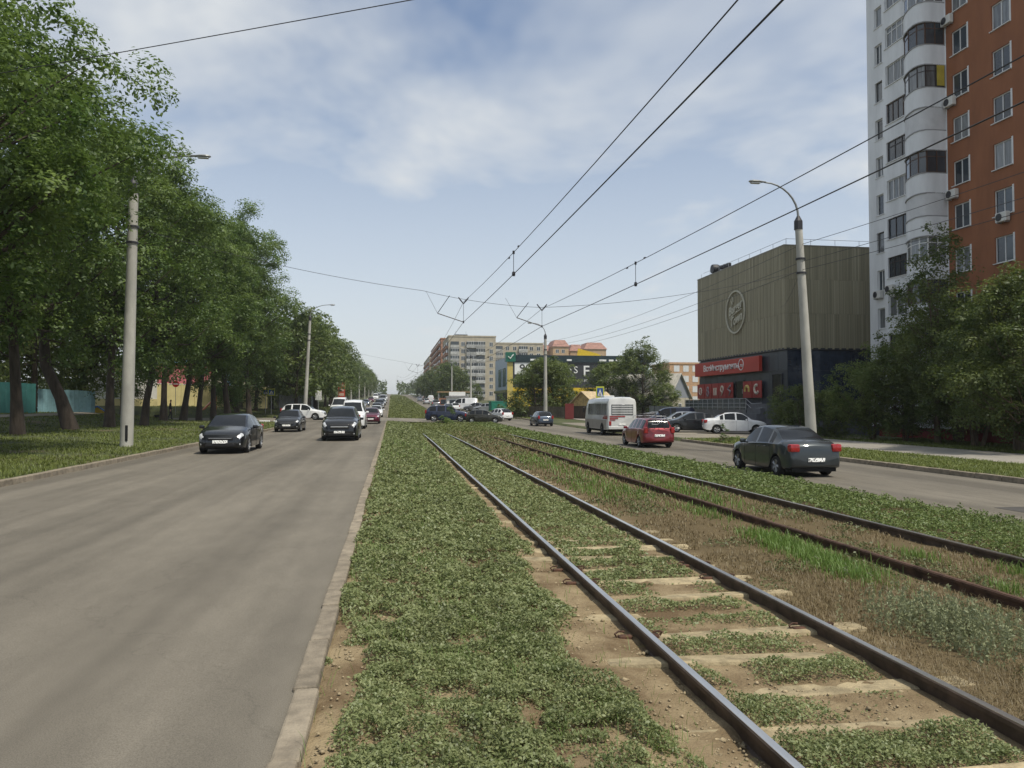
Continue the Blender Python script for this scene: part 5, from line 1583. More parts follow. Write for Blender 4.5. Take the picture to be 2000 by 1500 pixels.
CAR_CACHE = {}
def car_meshes(kind):
    if kind in CAR_CACHE: return CAR_CACHE[kind]
    p = PROF[kind]
    L, W, H, Rw = p['L'], p['W'], p['H'], p['wr']
    hw = W / 2
    zc = Rw
    Ra = Rw * 1.14
    ts = {0, .004, .012, .03, .06, .94, .97, .988, .996, 1}
    for a, b in p['top']: ts.add(round(a, 4))
    for a, b in p['pil']: ts |= {a, b}
    ts |= {p['rear'][0], p['rear'][1], p['front'][0], p['front'][1], p['side'][0], p['side'][1]}
    for w in p['wh']:
        for k in range(-8, 9):
            ts.add(round(w + (Ra / L) * math.sin(math.pi / 2 * k / 8), 5))
    ts = sorted(t for t in ts if 0 <= t <= 1)
    ts2 = [ts[0]]
    for t in ts[1:]:
        if t - ts2[-1] > .0022: ts2.append(t)
        else: ts2[-1] = t if t in (1,) else ts2[-1]
    ts = ts2
    def wid(t):
        return hw * interp([(0, .80), (.01, .88), (.04, .95), (.12, .985), (.30, 1), (.70, 1), (.86, .975), (.93, .93), (.97, .85), (.99, .74), (1, .62)], t)
    rows = []
    for t in ts:
        x = (t - .5) * L
        w = wid(t)
        zt = smooth_interp(p['top'], t) if 0.02 < t < .98 else interp(p['top'], t)
        zb_ = interp(p['belt'], t)
        zbot = interp([(0, .36), (.02, .28), (.10, .22), (.5, .19), (.92, .2), (.98, .22), (1, .30)], t) * (1.15 if kind in ('suv', 'van') else 1)
        zlow = zbot
        for wt in p['wh']:
            d = (t - wt) * L
            if abs(d) < Ra * 1.0001:
                zlow = max(zlow, zc + math.sqrt(max(0, Ra * Ra - d * d)))
        zbelt = min(zb_, zt - .03)
        zmid = max(zlow + .03, min(zbot + (zbelt - zbot) * .55, zbelt - .05))
        zsh = max(zbelt, zmid + .03)
        cab = zt - zsh
        if cab > .16:
            tum = min(.24, cab * .36) + .02
            pts = [(0, zlow if zlow == zbot else zlow), (w * .90, zlow), (w * .985, zlow + .02), (w, zmid), (w * .975, zsh), (w * .94, zsh + .025),
                   (w - tum - .05, zt - .075), (w - tum - .12, zt - .026), (0, zt + .0)]
        else:
            c2 = max(cab, .02)
            pts = [(0, zlow), (w * .90, zlow), (w * .985, zlow + .02), (w, zmid), (w * .97, zsh), (w * .93, zsh + c2 * .45),
                   (w * .84, zsh + c2 * .72), (w * .68, zsh + c2 * .9), (0, zsh + c2)]
        rows.append((t, x, pts))
    K = 9
    V = []
    idx = []
    for t, x, pts in rows:
        r = []
        for k in range(K):
            V.append((x, pts[k][0], pts[k][1])); r.append(len(V) - 1)
        l = [r[0]]
        for k in range(1, K - 1):
            V.append((x, -pts[k][0], pts[k][1])); l.append(len(V) - 1)
        l.append(r[K - 1])
        idx.append((r, l))
    body = []; groups = {'windscreen': [], 'rear_window': [], 'side_l': {}, 'side_r': {}}
    for i in range(len(rows) - 1):
        t0, t1 = rows[i][0], rows[i + 1][0]
        tm = (t0 + t1) / 2
        for side, (a, b) in enumerate(((idx[i][0], idx[i + 1][0]), (idx[i][1], idx[i + 1][1]))):
            for k in range(K - 1):
                f = (a[k], a[k + 1], b[k + 1], b[k])
                zt_m = (rows[i][2][8][1] + rows[i + 1][2][8][1]) / 2
                h0 = rows[i][2][6][1] - rows[i][2][5][1]; h1 = rows[i + 1][2][6][1] - rows[i + 1][2][5][1]
                if k == 5 and p['side'][0] < tm < p['side'][1] and min(h0, h1) > .10 and not any(q0 < tm < q1 for q0, q1 in p['pil']):
                    seg = sum(1 for q0, q1 in p['pil'] if tm > q1)
                    groups['side_l' if side == 0 else 'side_r'].setdefault(seg, []).append(f)
                elif k >= 7 and p['front'][0] < tm < p['front'][1]:
                    groups['windscreen'].append(f)
                elif k >= 7 and p['rear'][0] < tm < p['rear'][1]:
                    groups['rear_window'].append(f)
                else:
                    body.append(f)
    for e in (0, -1):
        r, l = idx[e]
        ring = r + l[-2:0:-1]
        body.append(tuple(ring if e == 0 else ring[::-1]))
    def sub(fs, name, m, sm_=35, grow=0.0):
        used = sorted({q for f in fs for q in f}); mp_ = {q: i for i, q in enumerate(used)}
        mb = MB(); mb.v = [V[q] for q in used]; mb.f = [tuple(mp_[q] for q in f) for f in fs]
        me = mb.mesh(name, m, sm_)
        return me
    out = dict(p=p, V=V)
    out['body'] = sub(body, 'body', None, 38)
    gl = []
    gl.append(('windscreen', sub(groups['windscreen'], 'windscreen', car_glass)))
    if groups['rear_window']: gl.append(('rear_window', sub(groups['rear_window'], 'rear_window', car_glass)))
    for s in ('side_l', 'side_r'):
        for seg, fs in groups[s].items(): gl.append(('side_window', sub(fs, 'side_window', car_glass)))
    out['glass'] = gl
    def shell(t0, t1, k0, k1, off, m, name, side=0):
        """patch that follows the body surface"""
        fs = []
        i0 = [i for i, r_ in enumerate(rows) if t0 <= r_[0] <= t1]
        mb = MB()
        for a, b in zip(i0[:-1], i0[1:]):
            for k in range(k0, k1):
                q = []
                for ii, kk in ((a, k), (a, k + 1), (b, k + 1), (b, k)):
                    x, y, z = V[idx[ii][side][kk]]
                    q.append((x + (off if t0 > .5 else -off), y * (1 + off / hw), z + off * .2))
                mb.add(q, [(0, 1, 2, 3)])
        return mb.mesh(name, m, 40)
    Rm = Matrix.Rotation(R(90), 3, 'X')
    # wheel: tyre and rim, axis along local Y, centre at origin
    tw_ = .205 if kind != 'van' else .2
    ty = MB().lathe([(Rw * .66, -tw_ / 2), (Rw * .9, -tw_ / 2), (Rw * .985, -tw_ / 2 + .03), (Rw, -tw_ / 4), (Rw, tw_ / 4), (Rw * .985, tw_ / 2 - .03), (Rw * .9, tw_ / 2), (Rw * .66, tw_ / 2)], 26, (0, 0, 0), Rm)
    out['tyre'] = ty.mesh('tyre', tyre_m, 40)
    rm = MB().lathe([(Rw * .68, tw_ / 2 - .012), (Rw * .63, tw_ / 2 - .004), (Rw * .60, tw_ / 2 - .05), (.0, tw_ / 2 - .08)], 26, (0, 0, 0), Rm)
    for k in range(5):
        a = 2 * math.pi * k / 5
        for d in (-.12, .12):
            rm.tube([(math.cos(a) * .03, -tw_ / 2 + .022, math.sin(a) * .03), (math.cos(a + d) * Rw * .63, -tw_ / 2 + .014, math.sin(a + d) * Rw * .63)], [.03, .022], 6)
    rm.lathe([(0, tw_ / 2 - .01), (.05, tw_ / 2 - .01), (.06, tw_ / 2 - .03)], 12, (0, 0, 0), Rm)
    out['rim'] = rm.mesh('rim', rim_m, 40)
    dsk = MB().lathe([(Rw * .62, tw_ / 2 - .055), (0, tw_ / 2 - .056)], 20, (0, 0, 0), Rm)
    out['disc'] = dsk.mesh('brake_disc', mat('brake_dark', (.03, .03, .03), .7))
    ub = MB().bb(-L * .47, L * .47, -hw * .80, hw * .80, .17, .42)
    ub.bb(-L * .40, L * .42, -hw * .6, hw * .6, .42, .75)
    out['under'] = ub.mesh('underbody', under_m)
    hl = interp(p['belt'], .95)
    tl = interp(p['belt'], .03)
    out['head'] = [shell(.915, .985, 4, 6, .012, lamp_m, 'headlight', s) for s in (0, 1)]
    if kind in ('suv', 'van', 'wagon', 'hatch'):
        out['tail'] = [MB().bev((-L / 2 + .07, (hw * .80) * s_, tl + .02), (.16, .20, .36 if kind == 'suv' else .30), .04).mesh('tail_light', tail_m) for s_ in (1, -1)]
    else:
        out['tail'] = [MB().bev((-L / 2 + .10, (hw * .755) * s_, tl + .01), (.24, .30, .23), .05).mesh('tail_light', tail_m, 40) for s_ in (1, -1)]
    zn = interp(p['top'], .985)
    g = MB().bev((L / 2 - .045, 0, zn - .10), (.12, hw * 1.0, .13 if kind != 'suv' else .24), .03)
    out['grille'] = g.mesh('grille', black_pl)
    out['grille_bar'] = MB().bev((L / 2 - .018, 0, zn - .085), (.10, hw * .92, .025 if kind != 'suv' else .07), .008).mesh('grille_bar', chrome)
    out['intake'] = MB().bev((L / 2 - .03, 0, .33), (.10, hw * 1.15, .13), .03).mesh('air_intake', black_pl)
    out['fog'] = [MB().bev((L / 2 - .10, s_ * hw * .72, .36), (.08, .13, .09), .03).mesh('fog_light', lamp_m) for s_ in (-1, 1)]
    out['plate_f'] = MB().bev((L / 2 + .028, 0, .45), (.02, .52, .112), .006).mesh('number_plate', plate_m)
    out['plate_r'] = MB().bev((-L / 2 - .02, 0, .52 if kind in ('sedan', 'corolla') else .62), (.025, .52, .112), .006).mesh('number_plate', plate_m)
    out['bump_r'] = MB().bev((-L / 2 + .02, 0, .40), (.10, hw * 1.5, .16), .04).mesh('rear_bumper', black_pl)
    tA = p['side'][1] - .03
    zm = interp(p['belt'], tA) + .05
    mr = []
    for s_ in (1, -1):
        mr.append(MB().bev(((tA - .5) * L, s_ * (hw + .10), zm + .03), (.11, .20, .13), .04).bb((tA - .5) * L - .03, (tA - .5) * L + .03, s_ * (hw - .04) - .03, s_ * (hw + .05), zm - .04, zm).mesh('mirror', None, 40))
    out['mirror'] = mr
    # door seams and handles
    seams = []
    for ta in [p['pil'][-1][0] + .012, p['side'][1] + .005, p['pil'][0][0] - .02]:
        for s_ in (0, 1):
            i = min(range(len(rows)), key=lambda q: abs(rows[q][0] - ta))
            pts = [V[idx[i][s_][k]] for k in (2, 3, 4)]
            seams.append(MB().tube([(a, b * 1.001, c) for a, b, c in pts], .006, 4).mesh('door_seam', black_pl))
    out['seam'] = seams
    hd = []
    for ta in (p['pil'][-1][0] - .03, (p['pil'][0][1] + .03) if kind != 'van' else .3):
        for s_ in (1, -1):
            hd.append(MB().bev(((ta - .5) * L, s_ * (hw * .985 + .012), interp(p['belt'], ta) - .09), (.17, .03, .03), .01).mesh('door_handle', None))
    out['handle'] = hd
    CAR_CACHE[kind] = out
    return out

DET = 2
def car(kind, pm, x, y, heading, label, detail=2, cat='car', z=None, scale=1.0, group=None, name=None):
    """heading: angle of the nose from +X, radians; x, y is the centre"""
    m = car_meshes(kind); p = m['p']; L, W, Rw = p['L'], p['W'], p['wr']
    e = empty(name or {'suv': 'parked_suv', 'van': 'delivery_van'}.get(kind, 'passenger_car'), (x, y, (float(Zroad(x, y)) if z is None else z)), heading, label, cat, group)
    if name is None and kind == 'suv': e.name = 'off_road_car'
    e.scale = (scale,) * 3
    def pm_copy(me):
        k = (me.name, pm.name)
        if k not in CAR_CACHE:
            c = me.copy(); c.materials.clear(); c.materials.append(pm); CAR_CACHE[k] = c
        return CAR_CACHE[k]
    b = link('body', pm_copy(m['body']), e)
    for nm, me in m['glass']: link(nm, me, e)
    link('underbody', m['under'], e)
    for wt in p['wh']:
        for s in (1, -1):
            w = link('wheel', m['tyre'], e)
            w.location = ((wt - .5) * L, s * (W / 2 - .115), Rw)
            if s > 0: w.rotation_euler = (0, 0, math.pi)
            w.name = 'wheel'
            link('rim', m['rim'], w)
            if detail > 1: link('brake_disc', m['disc'], w)
    for h in m['head']: link('headlight', h, e)
    for h in m['tail']: link('tail_light', h, e)
    link('grille', m['grille'], e)
    link('number_plate', m['plate_f'], e); link('number_plate', m['plate_r'], e)
    for h in m['mirror']: link('mirror', pm_copy(h) if detail > 1 else h, e)
    if detail > 1:
        link('grille_bar', m['grille_bar'], e); link('air_intake', m['intake'], e)
        for h in m['fog']: link('fog_light', h, e)
        for h in m['seam']: link('door_seam', h, b)
        for h in m['handle']: link('door_handle', pm_copy(h), b)
    return e
def Zroad(x, y):
    if y > 80.5 and y < 94: return float(P(y)) + float(np.interp(x, [-90, -9, -.6, 10.7], [.05, .034, .034, -.30]))
    if x < -.6 and x > -8.45: return float(P(y)) + .012 * (1 - ((x + 4.5) / 3.9) ** 2)
    xx = x + 4.0 * float(sm(95, 122, y)) * min(1, max(0, x / 6.0))
    if 10.5 < xx < 16.72: return float(P(y)) - .32
    return gz(x, y, .04)

black_p = paint('black', (.007, .008, .010), 0, .3)
black2 = paint('soft_black', (.010, .011, .012), 0, .32)
gran_p = paint('graphite', (.030, .038, .043), .3)
white_p = paint('white', (.70, .71, .72), 0.0)
red_p2 = paint('cherry_red', (.20, .022, .030), .3)
maroon = paint('maroon', (.10, .012, .03), .3)
navy_p = paint('navy', (.012, .020, .055), .3)
blue_p = paint('slate_blue', (.055, .075, .11), .4)
silver = paint('silver', (.38, .39, .40), .6)
grey_p = paint('mid_grey', (.16, .165, .17), .5)
olive_p = paint('dark_olive', (.035, .034, .026), .3)

DN = -math.pi / 2        # nose towards the camera
UP = math.pi / 2         # driving away
def cpos(px, py, hgt):
    """centre point on the ground below the pixel of the lowest tyre; hgt = CAM_H - ground"""
    D = F * hgt / (py - YH)
    return at(px, py, D)
# left road
p = at(443, 885, 30.8)
car('corolla', black_p, -6.15, 31.5, DN + .0, 'black saloon with bright headlights driving past the thick concrete pole')
car('suv', black_p, -2.55, 41.2, DN, 'black off-road car with chrome grille in the lane next to the median')
car('sedan', black2, -6.85, 54.5, DN, 'black saloon behind the first one, headlights on, at the lawn kerb')
car('suv', white_p, at(600, 818, 86).x, 85.5, R(-8), 'white off-road car crossing the junction behind the slim leaning pole')
car('hatch', grey_p, -4.1, 72, DN, 'grey-blue hatchback half hidden behind the black off-road car', 1)
car('van', white_p, -2.9, 60.5, DN, 'white van with yellowish bumper right behind the black off-road car', 1, cat='van')
car('sedan', maroon, -1.9, 74, DN, 'maroon saloon in the lane beside the median', 1)
car('hatch', white_p, -1.9, 98, DN, 'white hatchback following the maroon saloon', 1)
car('sedan', grey_p, -2.2, 118, DN, 'grey saloon behind the white hatchback beyond the crossing', 1)
car('van', white_p, -6.5, 100, DN, 'white box van in the outer lane beyond the crossing', 1, cat='van', scale=1.12)
FC = 'distant cars in the left lanes'
for i, (x, y, k, pm_, lab) in enumerate(((-5.2, 135, 'sedan', silver, 'silver distant saloon beyond the white box van'), (-2.2, 142, 'suv', black_p, 'black distant off-road car by the median'), (-5.4, 165, 'hatch', blue_p, 'slate blue distant hatchback in the outer lane'), (-2.1, 172, 'sedan', grey_p, 'grey distant saloon by the climbing median'),
        (-2.3, 205, 'van', silver, 'silver distant van near the hill crest by the median'), (-5.6, 215, 'sedan', maroon, 'dark red distant saloon in the outer lane'), (-2.2, 250, 'suv', white_p, 'white far off-road car high on the slope'), (-5.5, 270, 'van', white_p, 'white far minibus in the outer lane on the slope'), (-2.4, 300, 'sedan', silver, 'silver far car high on the slope'), (-5.4, 330, 'suv', grey_p, 'grey far car close to the crest'))):
    car(k, pm_, x, y, DN, lab, 1, group=FC)
# crossing and right road
p = at(874, 822, 84)
car('suv', navy_p, p.x, p.y, R(-6), 'dark blue long off-road car crossing the median', scale=1.03)
p = at(946, 825, 83)
car('hatch', olive_p, p.x, p.y, R(168) - math.pi, 'dark hatchback turning behind the dark blue car', 1)
p = at(974, 818, 93)
car('hatch', white_p, p.x, p.y, R(115), 'white hatchback turning beside the dark one', 1)
p = at(1066, 831, 76)
car('hatch', blue_p, 14.6, p.y, UP + .03, 'slate blue hatchback driving away towards the slim lamp post', 2)
car('sedan', gran_p, 12.25, 22.9, UP - R(1), 'graphite grey saloon driving away on the right road')
rw = car('wagon', red_p2, 13.05, 38.3, UP - .02, 'cherry red estate car with bicycles on its roof rack')
FR = 'distant cars in the right lanes'
for i, (x, y, k, pm_, lab) in enumerate(((9.3, 128, 'sedan', silver, 'silver distant saloon driving away past the kiosk'), (11.4, 140, 'hatch', white_p, 'white distant hatchback near the right kerb'), (9.0, 160, 'suv', grey_p, 'grey distant off-road car beyond the crossing'), (11.0, 178, 'sedan', white_p, 'white distant saloon in the right lanes'),
        (9.1, 205, 'hatch', silver, 'silver distant hatchback on the slope'), (11.2, 225, 'van', white_p, 'white distant van on the right slope'), (9.2, 255, 'sedan', white_p, 'white far saloon on the right slope'), (11.0, 290, 'suv', grey_p, 'grey far car near the brick block'))):
    car(k, pm_, x, y, UP, lab, 1, group=FR)
# parked by the shop
p = at(1432, 843, 53)
car('sedan', white_p, p.x + .3, p.y + .5, R(-16), 'white saloon parked in front of the shop terrace', scale=.99)
car('corolla', black_p, at(1352, 838, 56.5).x, at(1352, 838, 56.5).y, R(172), 'black saloon parked nose to the road beside the white one')
car('hatch', silver, at(1326, 832, 61.5).x, at(1326, 832, 61.5).y, R(170), 'silver hatchback parked behind the black saloon', 1)
car('van', navy_p, at(1308, 826, 67).x, at(1308, 826, 67).y, R(172), 'dark minivan parked behind the silver hatchback', 1, cat='van', scale=.8)
for i, (px, D, pm_, k, lab) in enumerate(((905, 140, white_p, 'van', 'white van parked beside the kiosk'), (930, 132, grey_p, 'sedan', 'grey saloon parked near the kiosk'), (948, 128, silver, 'hatch', 'silver hatchback parked near the green container'))):
    p = at(px, 800, D)
    car(k, pm_, p.x, p.y, R(160), lab, 1)

# roof rack with bicycles on the red estate car
bk_m = mat('bike_dark', (.02, .02, .022), .5)
rk = MB()
for x in (-.55, .35): rk.tube([(x, -.6, 1.44), (x, -.6, 1.56), (x, .6, 1.56), (x, .6, 1.44)], .018, 6)
rk.build('roof_rack', steel, rw)
def bicycle(loc, rz, label, lay):
    e = empty('bicycle', loc, rz, label, 'bicycle', 'bicycles on the red estate car')
    e.rotation_euler = (lay, 0, rz)
    for x in (-.5, .5):
        w = MB().lathe([(.33, -.018), (.345, 0), (.33, .018), (.315, 0), (.33, -.018)], 28, (x, 0, 0), Matrix.Rotation(R(90), 3, 'X'))
        for k in range(8):
            a = math.pi * k / 4
            w.tube([(x, 0, 0), (x + .32 * math.cos(a), 0, .32 * math.sin(a))], .004, 3)
        w.build('wheel', bk_m, e)
    f = MB()
    A, B, C_, Dd = (-.5, 0, 0), (-.12, 0, -.02), (-.28, 0, .48), (.38, 0, .5)
    for a, b in ((A, B), (A, C_), (B, C_), (B, Dd), (C_, Dd), (Dd, (.5, 0, 0))): f.tube([a, b], .018, 6)
    f.build('frame', mat('bike_silver', (.35, .36, .37), .35, metal=.6), e)
    MB().tube([(.36, -.28, .62), (.38, 0, .58), (.36, .28, .62)], .014, 6).build('handlebar', bk_m, e)
    MB().bev((-.32, 0, .58), (.24, .12, .05), .02).tube([(-.28, 0, .46), (-.32, 0, .57)], .012, 6).build('saddle', bk_m, e)
    return e
bicycle((13.0, 38.1, float(P(38)) - .32 + 1.66), UP, 'bicycle lying on the roof rack of the red estate car', R(78))
bicycle((12.95, 36.02, float(P(36)) - .32 + 1.18), 0.0, 'bicycle strapped across the tailgate of the red estate car', R(8)).scale = (.8, .8, .8)

# the small white bus
def small_bus(x, y, heading):
    e = empty('minibus', (x, y, Zroad(x, y)), heading, 'white city minibus with red stripes at the back, driving away', 'bus')
    wp_ = paint('bus_white', (.62, .63, .62), 0.0, .45)
    L, W, H = 7.1, 2.1, 2.68
    # section with rounded roof; lofted along x (nose +x)
    def sec(x_, k=1.0, zb=.42, zt=H):
        h = W / 2 * k
        return [(x_, y_, z_) for y_, z_ in ((-h, zb), (-h, zb + .7), (-h * .985, 1.35), (-h * .95, zt - .34), (-h * .86, zt - .12), (-h * .6, zt - .02), (0, zt), (h * .6, zt - .02), (h * .86, zt - .12), (h * .95, zt - .34), (h * .985, 1.35), (h, zb + .7), (h, zb))]
    st = [(-L / 2, .93, .48, H - .14), (-L / 2 + .06, .985, .44, H - .04), (-L / 2 + .3, 1, .42, H), (L / 2 - 1.6, 1, .42, H), (L / 2 - .9, .99, .42, H - .06), (L / 2 - .45, .97, .42, H - .35), (L / 2 - .2, .95, .42, H - .95), (L / 2, .88, .46, 1.15)]
    vs = []; n = 13
    for s_ in st: vs += sec(*s_)
    fs = [(i * n + k, i * n + (k + 1) % n, (i + 1) * n + (k + 1) % n, (i + 1) * n + k) for i in range(len(st) - 1) for k in range(n)]
    fs += [tuple(range(n)), tuple((len(st) - 1) * n + k for k in range(n - 1, -1, -1))]
    MB().add(vs, fs).build('body', wp_, e, 40)
    silv = mat('bus_lower_silver', (.36, .34, .33), .4, metal=.3, var=.1)
    for s in (-1, 1):
        MB().bb(-L / 2 + .35, L / 2 - .5, s * (W / 2 + .006), s * (W / 2 - .02), .45, 1.08).build('lower_panel', silv, e)
        xs = [(-L / 2 + .35, -L / 2 + 1.75), (-L / 2 + 1.82, -L / 2 + 3.2), (-L / 2 + 3.27, -L / 2 + 4.6), (-L / 2 + 4.67, L / 2 - 1.35)]
        for a, b in xs:
            w = MB().add([(a, s * (W / 2 * .985 + .012), 1.42), (b, s * (W / 2 * .985 + .012), 1.42), (b, s * (W / 2 * .955 + .012), 2.22), (a, s * (W / 2 * .955 + .012), 2.22), (a, s * (W / 2 * .985 - .03), 1.42), (b, s * (W / 2 * .985 - .03), 1.42), (b, s * (W / 2 * .955 - .03), 2.22), (a, s * (W / 2 * .955 - .03), 2.22)],
                         [(0, 1, 2, 3), (4, 7, 6, 5), (0, 4, 5, 1), (1, 5, 6, 2), (2, 6, 7, 3), (3, 7, 4, 0)]).build('side_window', glass_b, e)
        MB().bb(-L / 2 + .1, -L / 2 + 1.3, s * (W / 2 + .01), s * (W / 2 - .02), 1.15, 1.28).build('red_stripe', tail_m, e)
        MB().bb(-L / 2 + .1, -L / 2 + 1.0, s * (W / 2 + .01), s * (W / 2 - .02), 1.32, 1.38).build('red_stripe', tail_m, e)
        for xw in (-L / 2 + 1.5, L / 2 - 1.35):
            MB().lathe([(.46, -.02), (.0, -.02), (.0, .03), (.46, .03), (.46, -.02)], 20, (xw, s * (W / 2 - .005), .42), Matrix.Rotation(R(90), 3, 'X')).build('wheel_arch', under_m, e)
            w = MB().lathe([(.22, -.12), (.34, -.12), (.38, -.08), (.38, .08), (.34, .12), (.22, .12)], 22, (0, 0, 0), Matrix.Rotation(R(90), 3, 'X')).build('wheel', tyre_m, e, 40)
            w.location = (xw, s * (W / 2 - .08), .38)
            MB().lathe([(.23, -.11), (.1, -.07), (0, -.07)], 16, (0, 0, 0), Matrix.Rotation(R(90 if s > 0 else -90), 3, 'X')).build('rim', rim_m, w, 40)
    xb = -L / 2
    MB().bev((xb - .005, 0, 1.80), (.05, 1.55, .72), .04).build('rear_window', glass_b, e)
    for k in range(4): MB().bb(xb - .036, xb - .028, -.72, .72, 1.52 + k * .16, 1.58 + k * .16).build('blind_slat', wp_, e)
    for k, (a, b) in enumerate(((-.9, .2), (-.9, -.3), (-.9, -.5))): MB().bb(xb - .025, xb + .02, -b, -a, 1.30 - k * .12, 1.37 - k * .12).build('red_stripe', tail_m, e)
    MB().bev((xb + .02, 0, .55), (.12, 1.96, .22), .04).build('rear_bumper', wp_, e)
    for s in (-1, 1): MB().bev((xb + .01, s * .86, .85), (.08, .17, .30), .03).build('tail_light', tail_m, e)
    MB().bev((xb - .02, 0, .78), (.03, .52, .112), .006).build('number_plate', plate_m, e)
    MB().bev((.4, 0, H + .05), (1.0, .8, .16), .05).build('roof_hatch', wp_, e)
    for s in (-1, 1): MB().bev((L / 2 - .75, s * (W / 2 + .18), 1.75), (.08, .16, .38), .03).tube([(L / 2 - .7, s * W / 2 * .95, 2.1), (L / 2 - .75, s * (W / 2 + .18), 1.95)], .015, 6).build('mirror', black_pl, e)
    MB().bb(-L / 2 + .3, L / 2 - .3, -.85, .85, .25, .44).build('underbody', under_m, e)
    return e
small_bus(15.75, 54.6, UP - .02)
# ------------------------------------------------------------------ lamp posts, wires, signs, small things
lamp_head = mat('lamp_head', (.30, .31, .31), .4, metal=.4)
lamp_glass = mat('lamp_glass', (.55, .57, .56), .2, spec=.7)
arm_m = mat('lamp_arm', (.24, .25, .25), .5, metal=.4)
def lamp_post(x, y, ztop, r0, r1, lean, arm, label, group, hatch=True, lamp=True, ring=True, dark=False):
    """tapered concrete post; arm = (dx, dz) from the top to the lamp head; lean = (dx, dy) of the top"""
    z0 = gz(x, y, -.2)
    e = empty('lamp_post' if lamp else 'concrete_post', (x, y, z0), 0, label, 'lamp post' if lamp else 'post', group)
    h = ztop - z0
    top = Vector((lean[0], lean[1], h))
    n = 7
    MB().tube([top * (i / n) for i in range(n + 1)], [r0 + (r1 - r0) * i / n for i in range(n + 1)], 14).build('shaft', concrete, e, 50)
    if hatch:
        MB().bev((.07, -r0 + .012, .75), (.10, .05, .62), .02).build('service_opening', black_pl, e)
    if lamp:
        MB().tube([top + Vector((0, 0, -.35)), top + Vector((0, 0, .02)), top + Vector((0, 0, .25))], [r1 + .03, r1 + .03, .06], 10).build('collar', dark_metal, e)
        dx, dz = arm
        pts = []
        for k in range(9):
            t = k / 8
            pts.append(top + Vector((dx * (1 - math.cos(t * math.pi / 2)) if True else 0, 0, .2 + dz * math.sin(t * math.pi / 2))))
        MB().tube(pts, [.05 - .018 * k / 8 for k in range(9)], 8).build('arm', arm_m, e, 50)
        s = 1 if dx > 0 else -1
        p = pts[-1]
        hd = MB()
        prof = [(-.05, .05), (.1, .07), (.3, .12), (.5, .13), (.66, .09), (.72, .03)]
        vs = []; nn = 10
        for (u, w) in prof:
            for k in range(nn):
                a = 2 * math.pi * k / nn
                vs.append((p.x + s * u, p.y + w * 1.1 * math.cos(a), p.z + .02 + w * .55 * math.sin(a)))
        fs = [(i * nn + k, i * nn + (k + 1) % nn, (i + 1) * nn + (k + 1) % nn, (i + 1) * nn + k) for i in range(len(prof) - 1) for k in range(nn)] + [tuple(range(nn)), tuple((len(prof) - 1) * nn + k for k in range(nn))]
        h_ = hd.add(vs, fs).build('lamp_head', lamp_head, e, 50)
        MB().bev((p.x + s * .42, p.y, p.z - .05), (.42, .17, .05), .02).build('diffuser', lamp_glass, h_)
    if ring:
        for zz in (h * .78, h * .84):
            c = top * (zz / h)
            MB().lathe([(r1 + .035, -.04), (r1 + .06, -.04), (r1 + .06, .04), (r1 + .035, .04)], 14, (c.x, c.y, c.z)).build('wire_clamp', dark_metal, e)
    return e
LP = 'street lamp posts'
lamp_post(-10.35, 32.4, 10.6, .25, .17, (.15, 0), (2.2, 1.05), 'thick concrete lamp post with a dark opening at its foot, on the lawn edge', LP)
lamp_post(17.95, 30.8, 9.75, .24, .15, (-.55, 0), (-1.55, 1.45), 'leaning concrete lamp post on the right verge in front of the shop', LP, hatch=False)
lamp_post(18.0, 89.3, 10.0, .24, .15, (0, 0), (-1.45, 1.3), 'slim lamp post in front of the dense tree and billboard store', LP, hatch=False)
lamp_post(-9.9, 91, 11.9, .24, .15, (.55, 0), (2.1, 1.3), 'leaning lamp post at the crossing beside the white off-road car', LP, hatch=False)
lamp_post(-11.2, 21.2, 11.0, .24, .16, (0, 0), (2, 1), 'bare concrete post at the lawn edge ahead of the thick lamp post', None, hatch=False, lamp=False)
lamp_post(17.6, 6.6, 10.8, .24, .16, (0, 0), (2, 1), 'bare concrete post on the right verge near the patched asphalt', None, hatch=False, lamp=False)
for i, y in enumerate((140, 185, 232, 280, 330, 385)):
    lamp_post(14.3, y, float(P(y)) + 9.6, .2, .13, (0, 0), (-1.4, 1.3), 'far lamp post along the right road climbing away', 'far lamp posts on the right', hatch=False, ring=False)
    lamp_post(-9.7, y + 4, float(P(y)) + 9.6, .2, .13, (0, 0), (1.7, 1.1), 'far lamp post before the dense row of roadside trees', 'far lamp posts on the left', hatch=False, ring=False)

# ---- overhead wires
def sagpts(a, b, sag, n=18):
    a = Vector(a); b = Vector(b)
    return [a.lerp(b, i / n) + Vector((0, 0, -4 * sag * (i / n) * (1 - i / n))) for i in range(n + 1)]
def cable(name, runs, r, label, cat='wire', group=None):
    """runs: list of (a, b, sag) joined end to end"""
    pts = []
    for a, b, s in runs:
        q = sagpts(a, b, s)
        pts += q if not pts else q[1:]
    o = MB().tube(pts, r, 6).build(name, wire_m, None, 60)
    return tag(o, label, cat, group)
W1, W2 = 3.05, 6.5
YS = [-32, 33, 92, 150, 210]
def zs(y): return float(P(y))
def line(x, z, sags):
    xs = [x if y < 95 else x - 2.0 * min(1, (y - 95) / 30) for y in YS]
    return [((xs[i], YS[i], z + zs(YS[i])), (xs[i + 1], YS[i + 1], z + zs(YS[i + 1])), sags) for i in range(len(YS) - 1)]
cable('contact_wire', line(W1, 5.38, .38), .010, 'lower contact wire over the polished track', group='tram wires')
cable('messenger_wire', line(W1, 6.25, .85), .008, 'upper carrying wire over the polished track', group='tram wires')
cable('contact_wire', line(W2, 5.25, .30), .010, 'lower contact wire over the rusty track', group='tram wires')
cable('messenger_wire', line(W2, 6.02, .60), .008, 'upper carrying wire over the rusty track', group='tram wires')
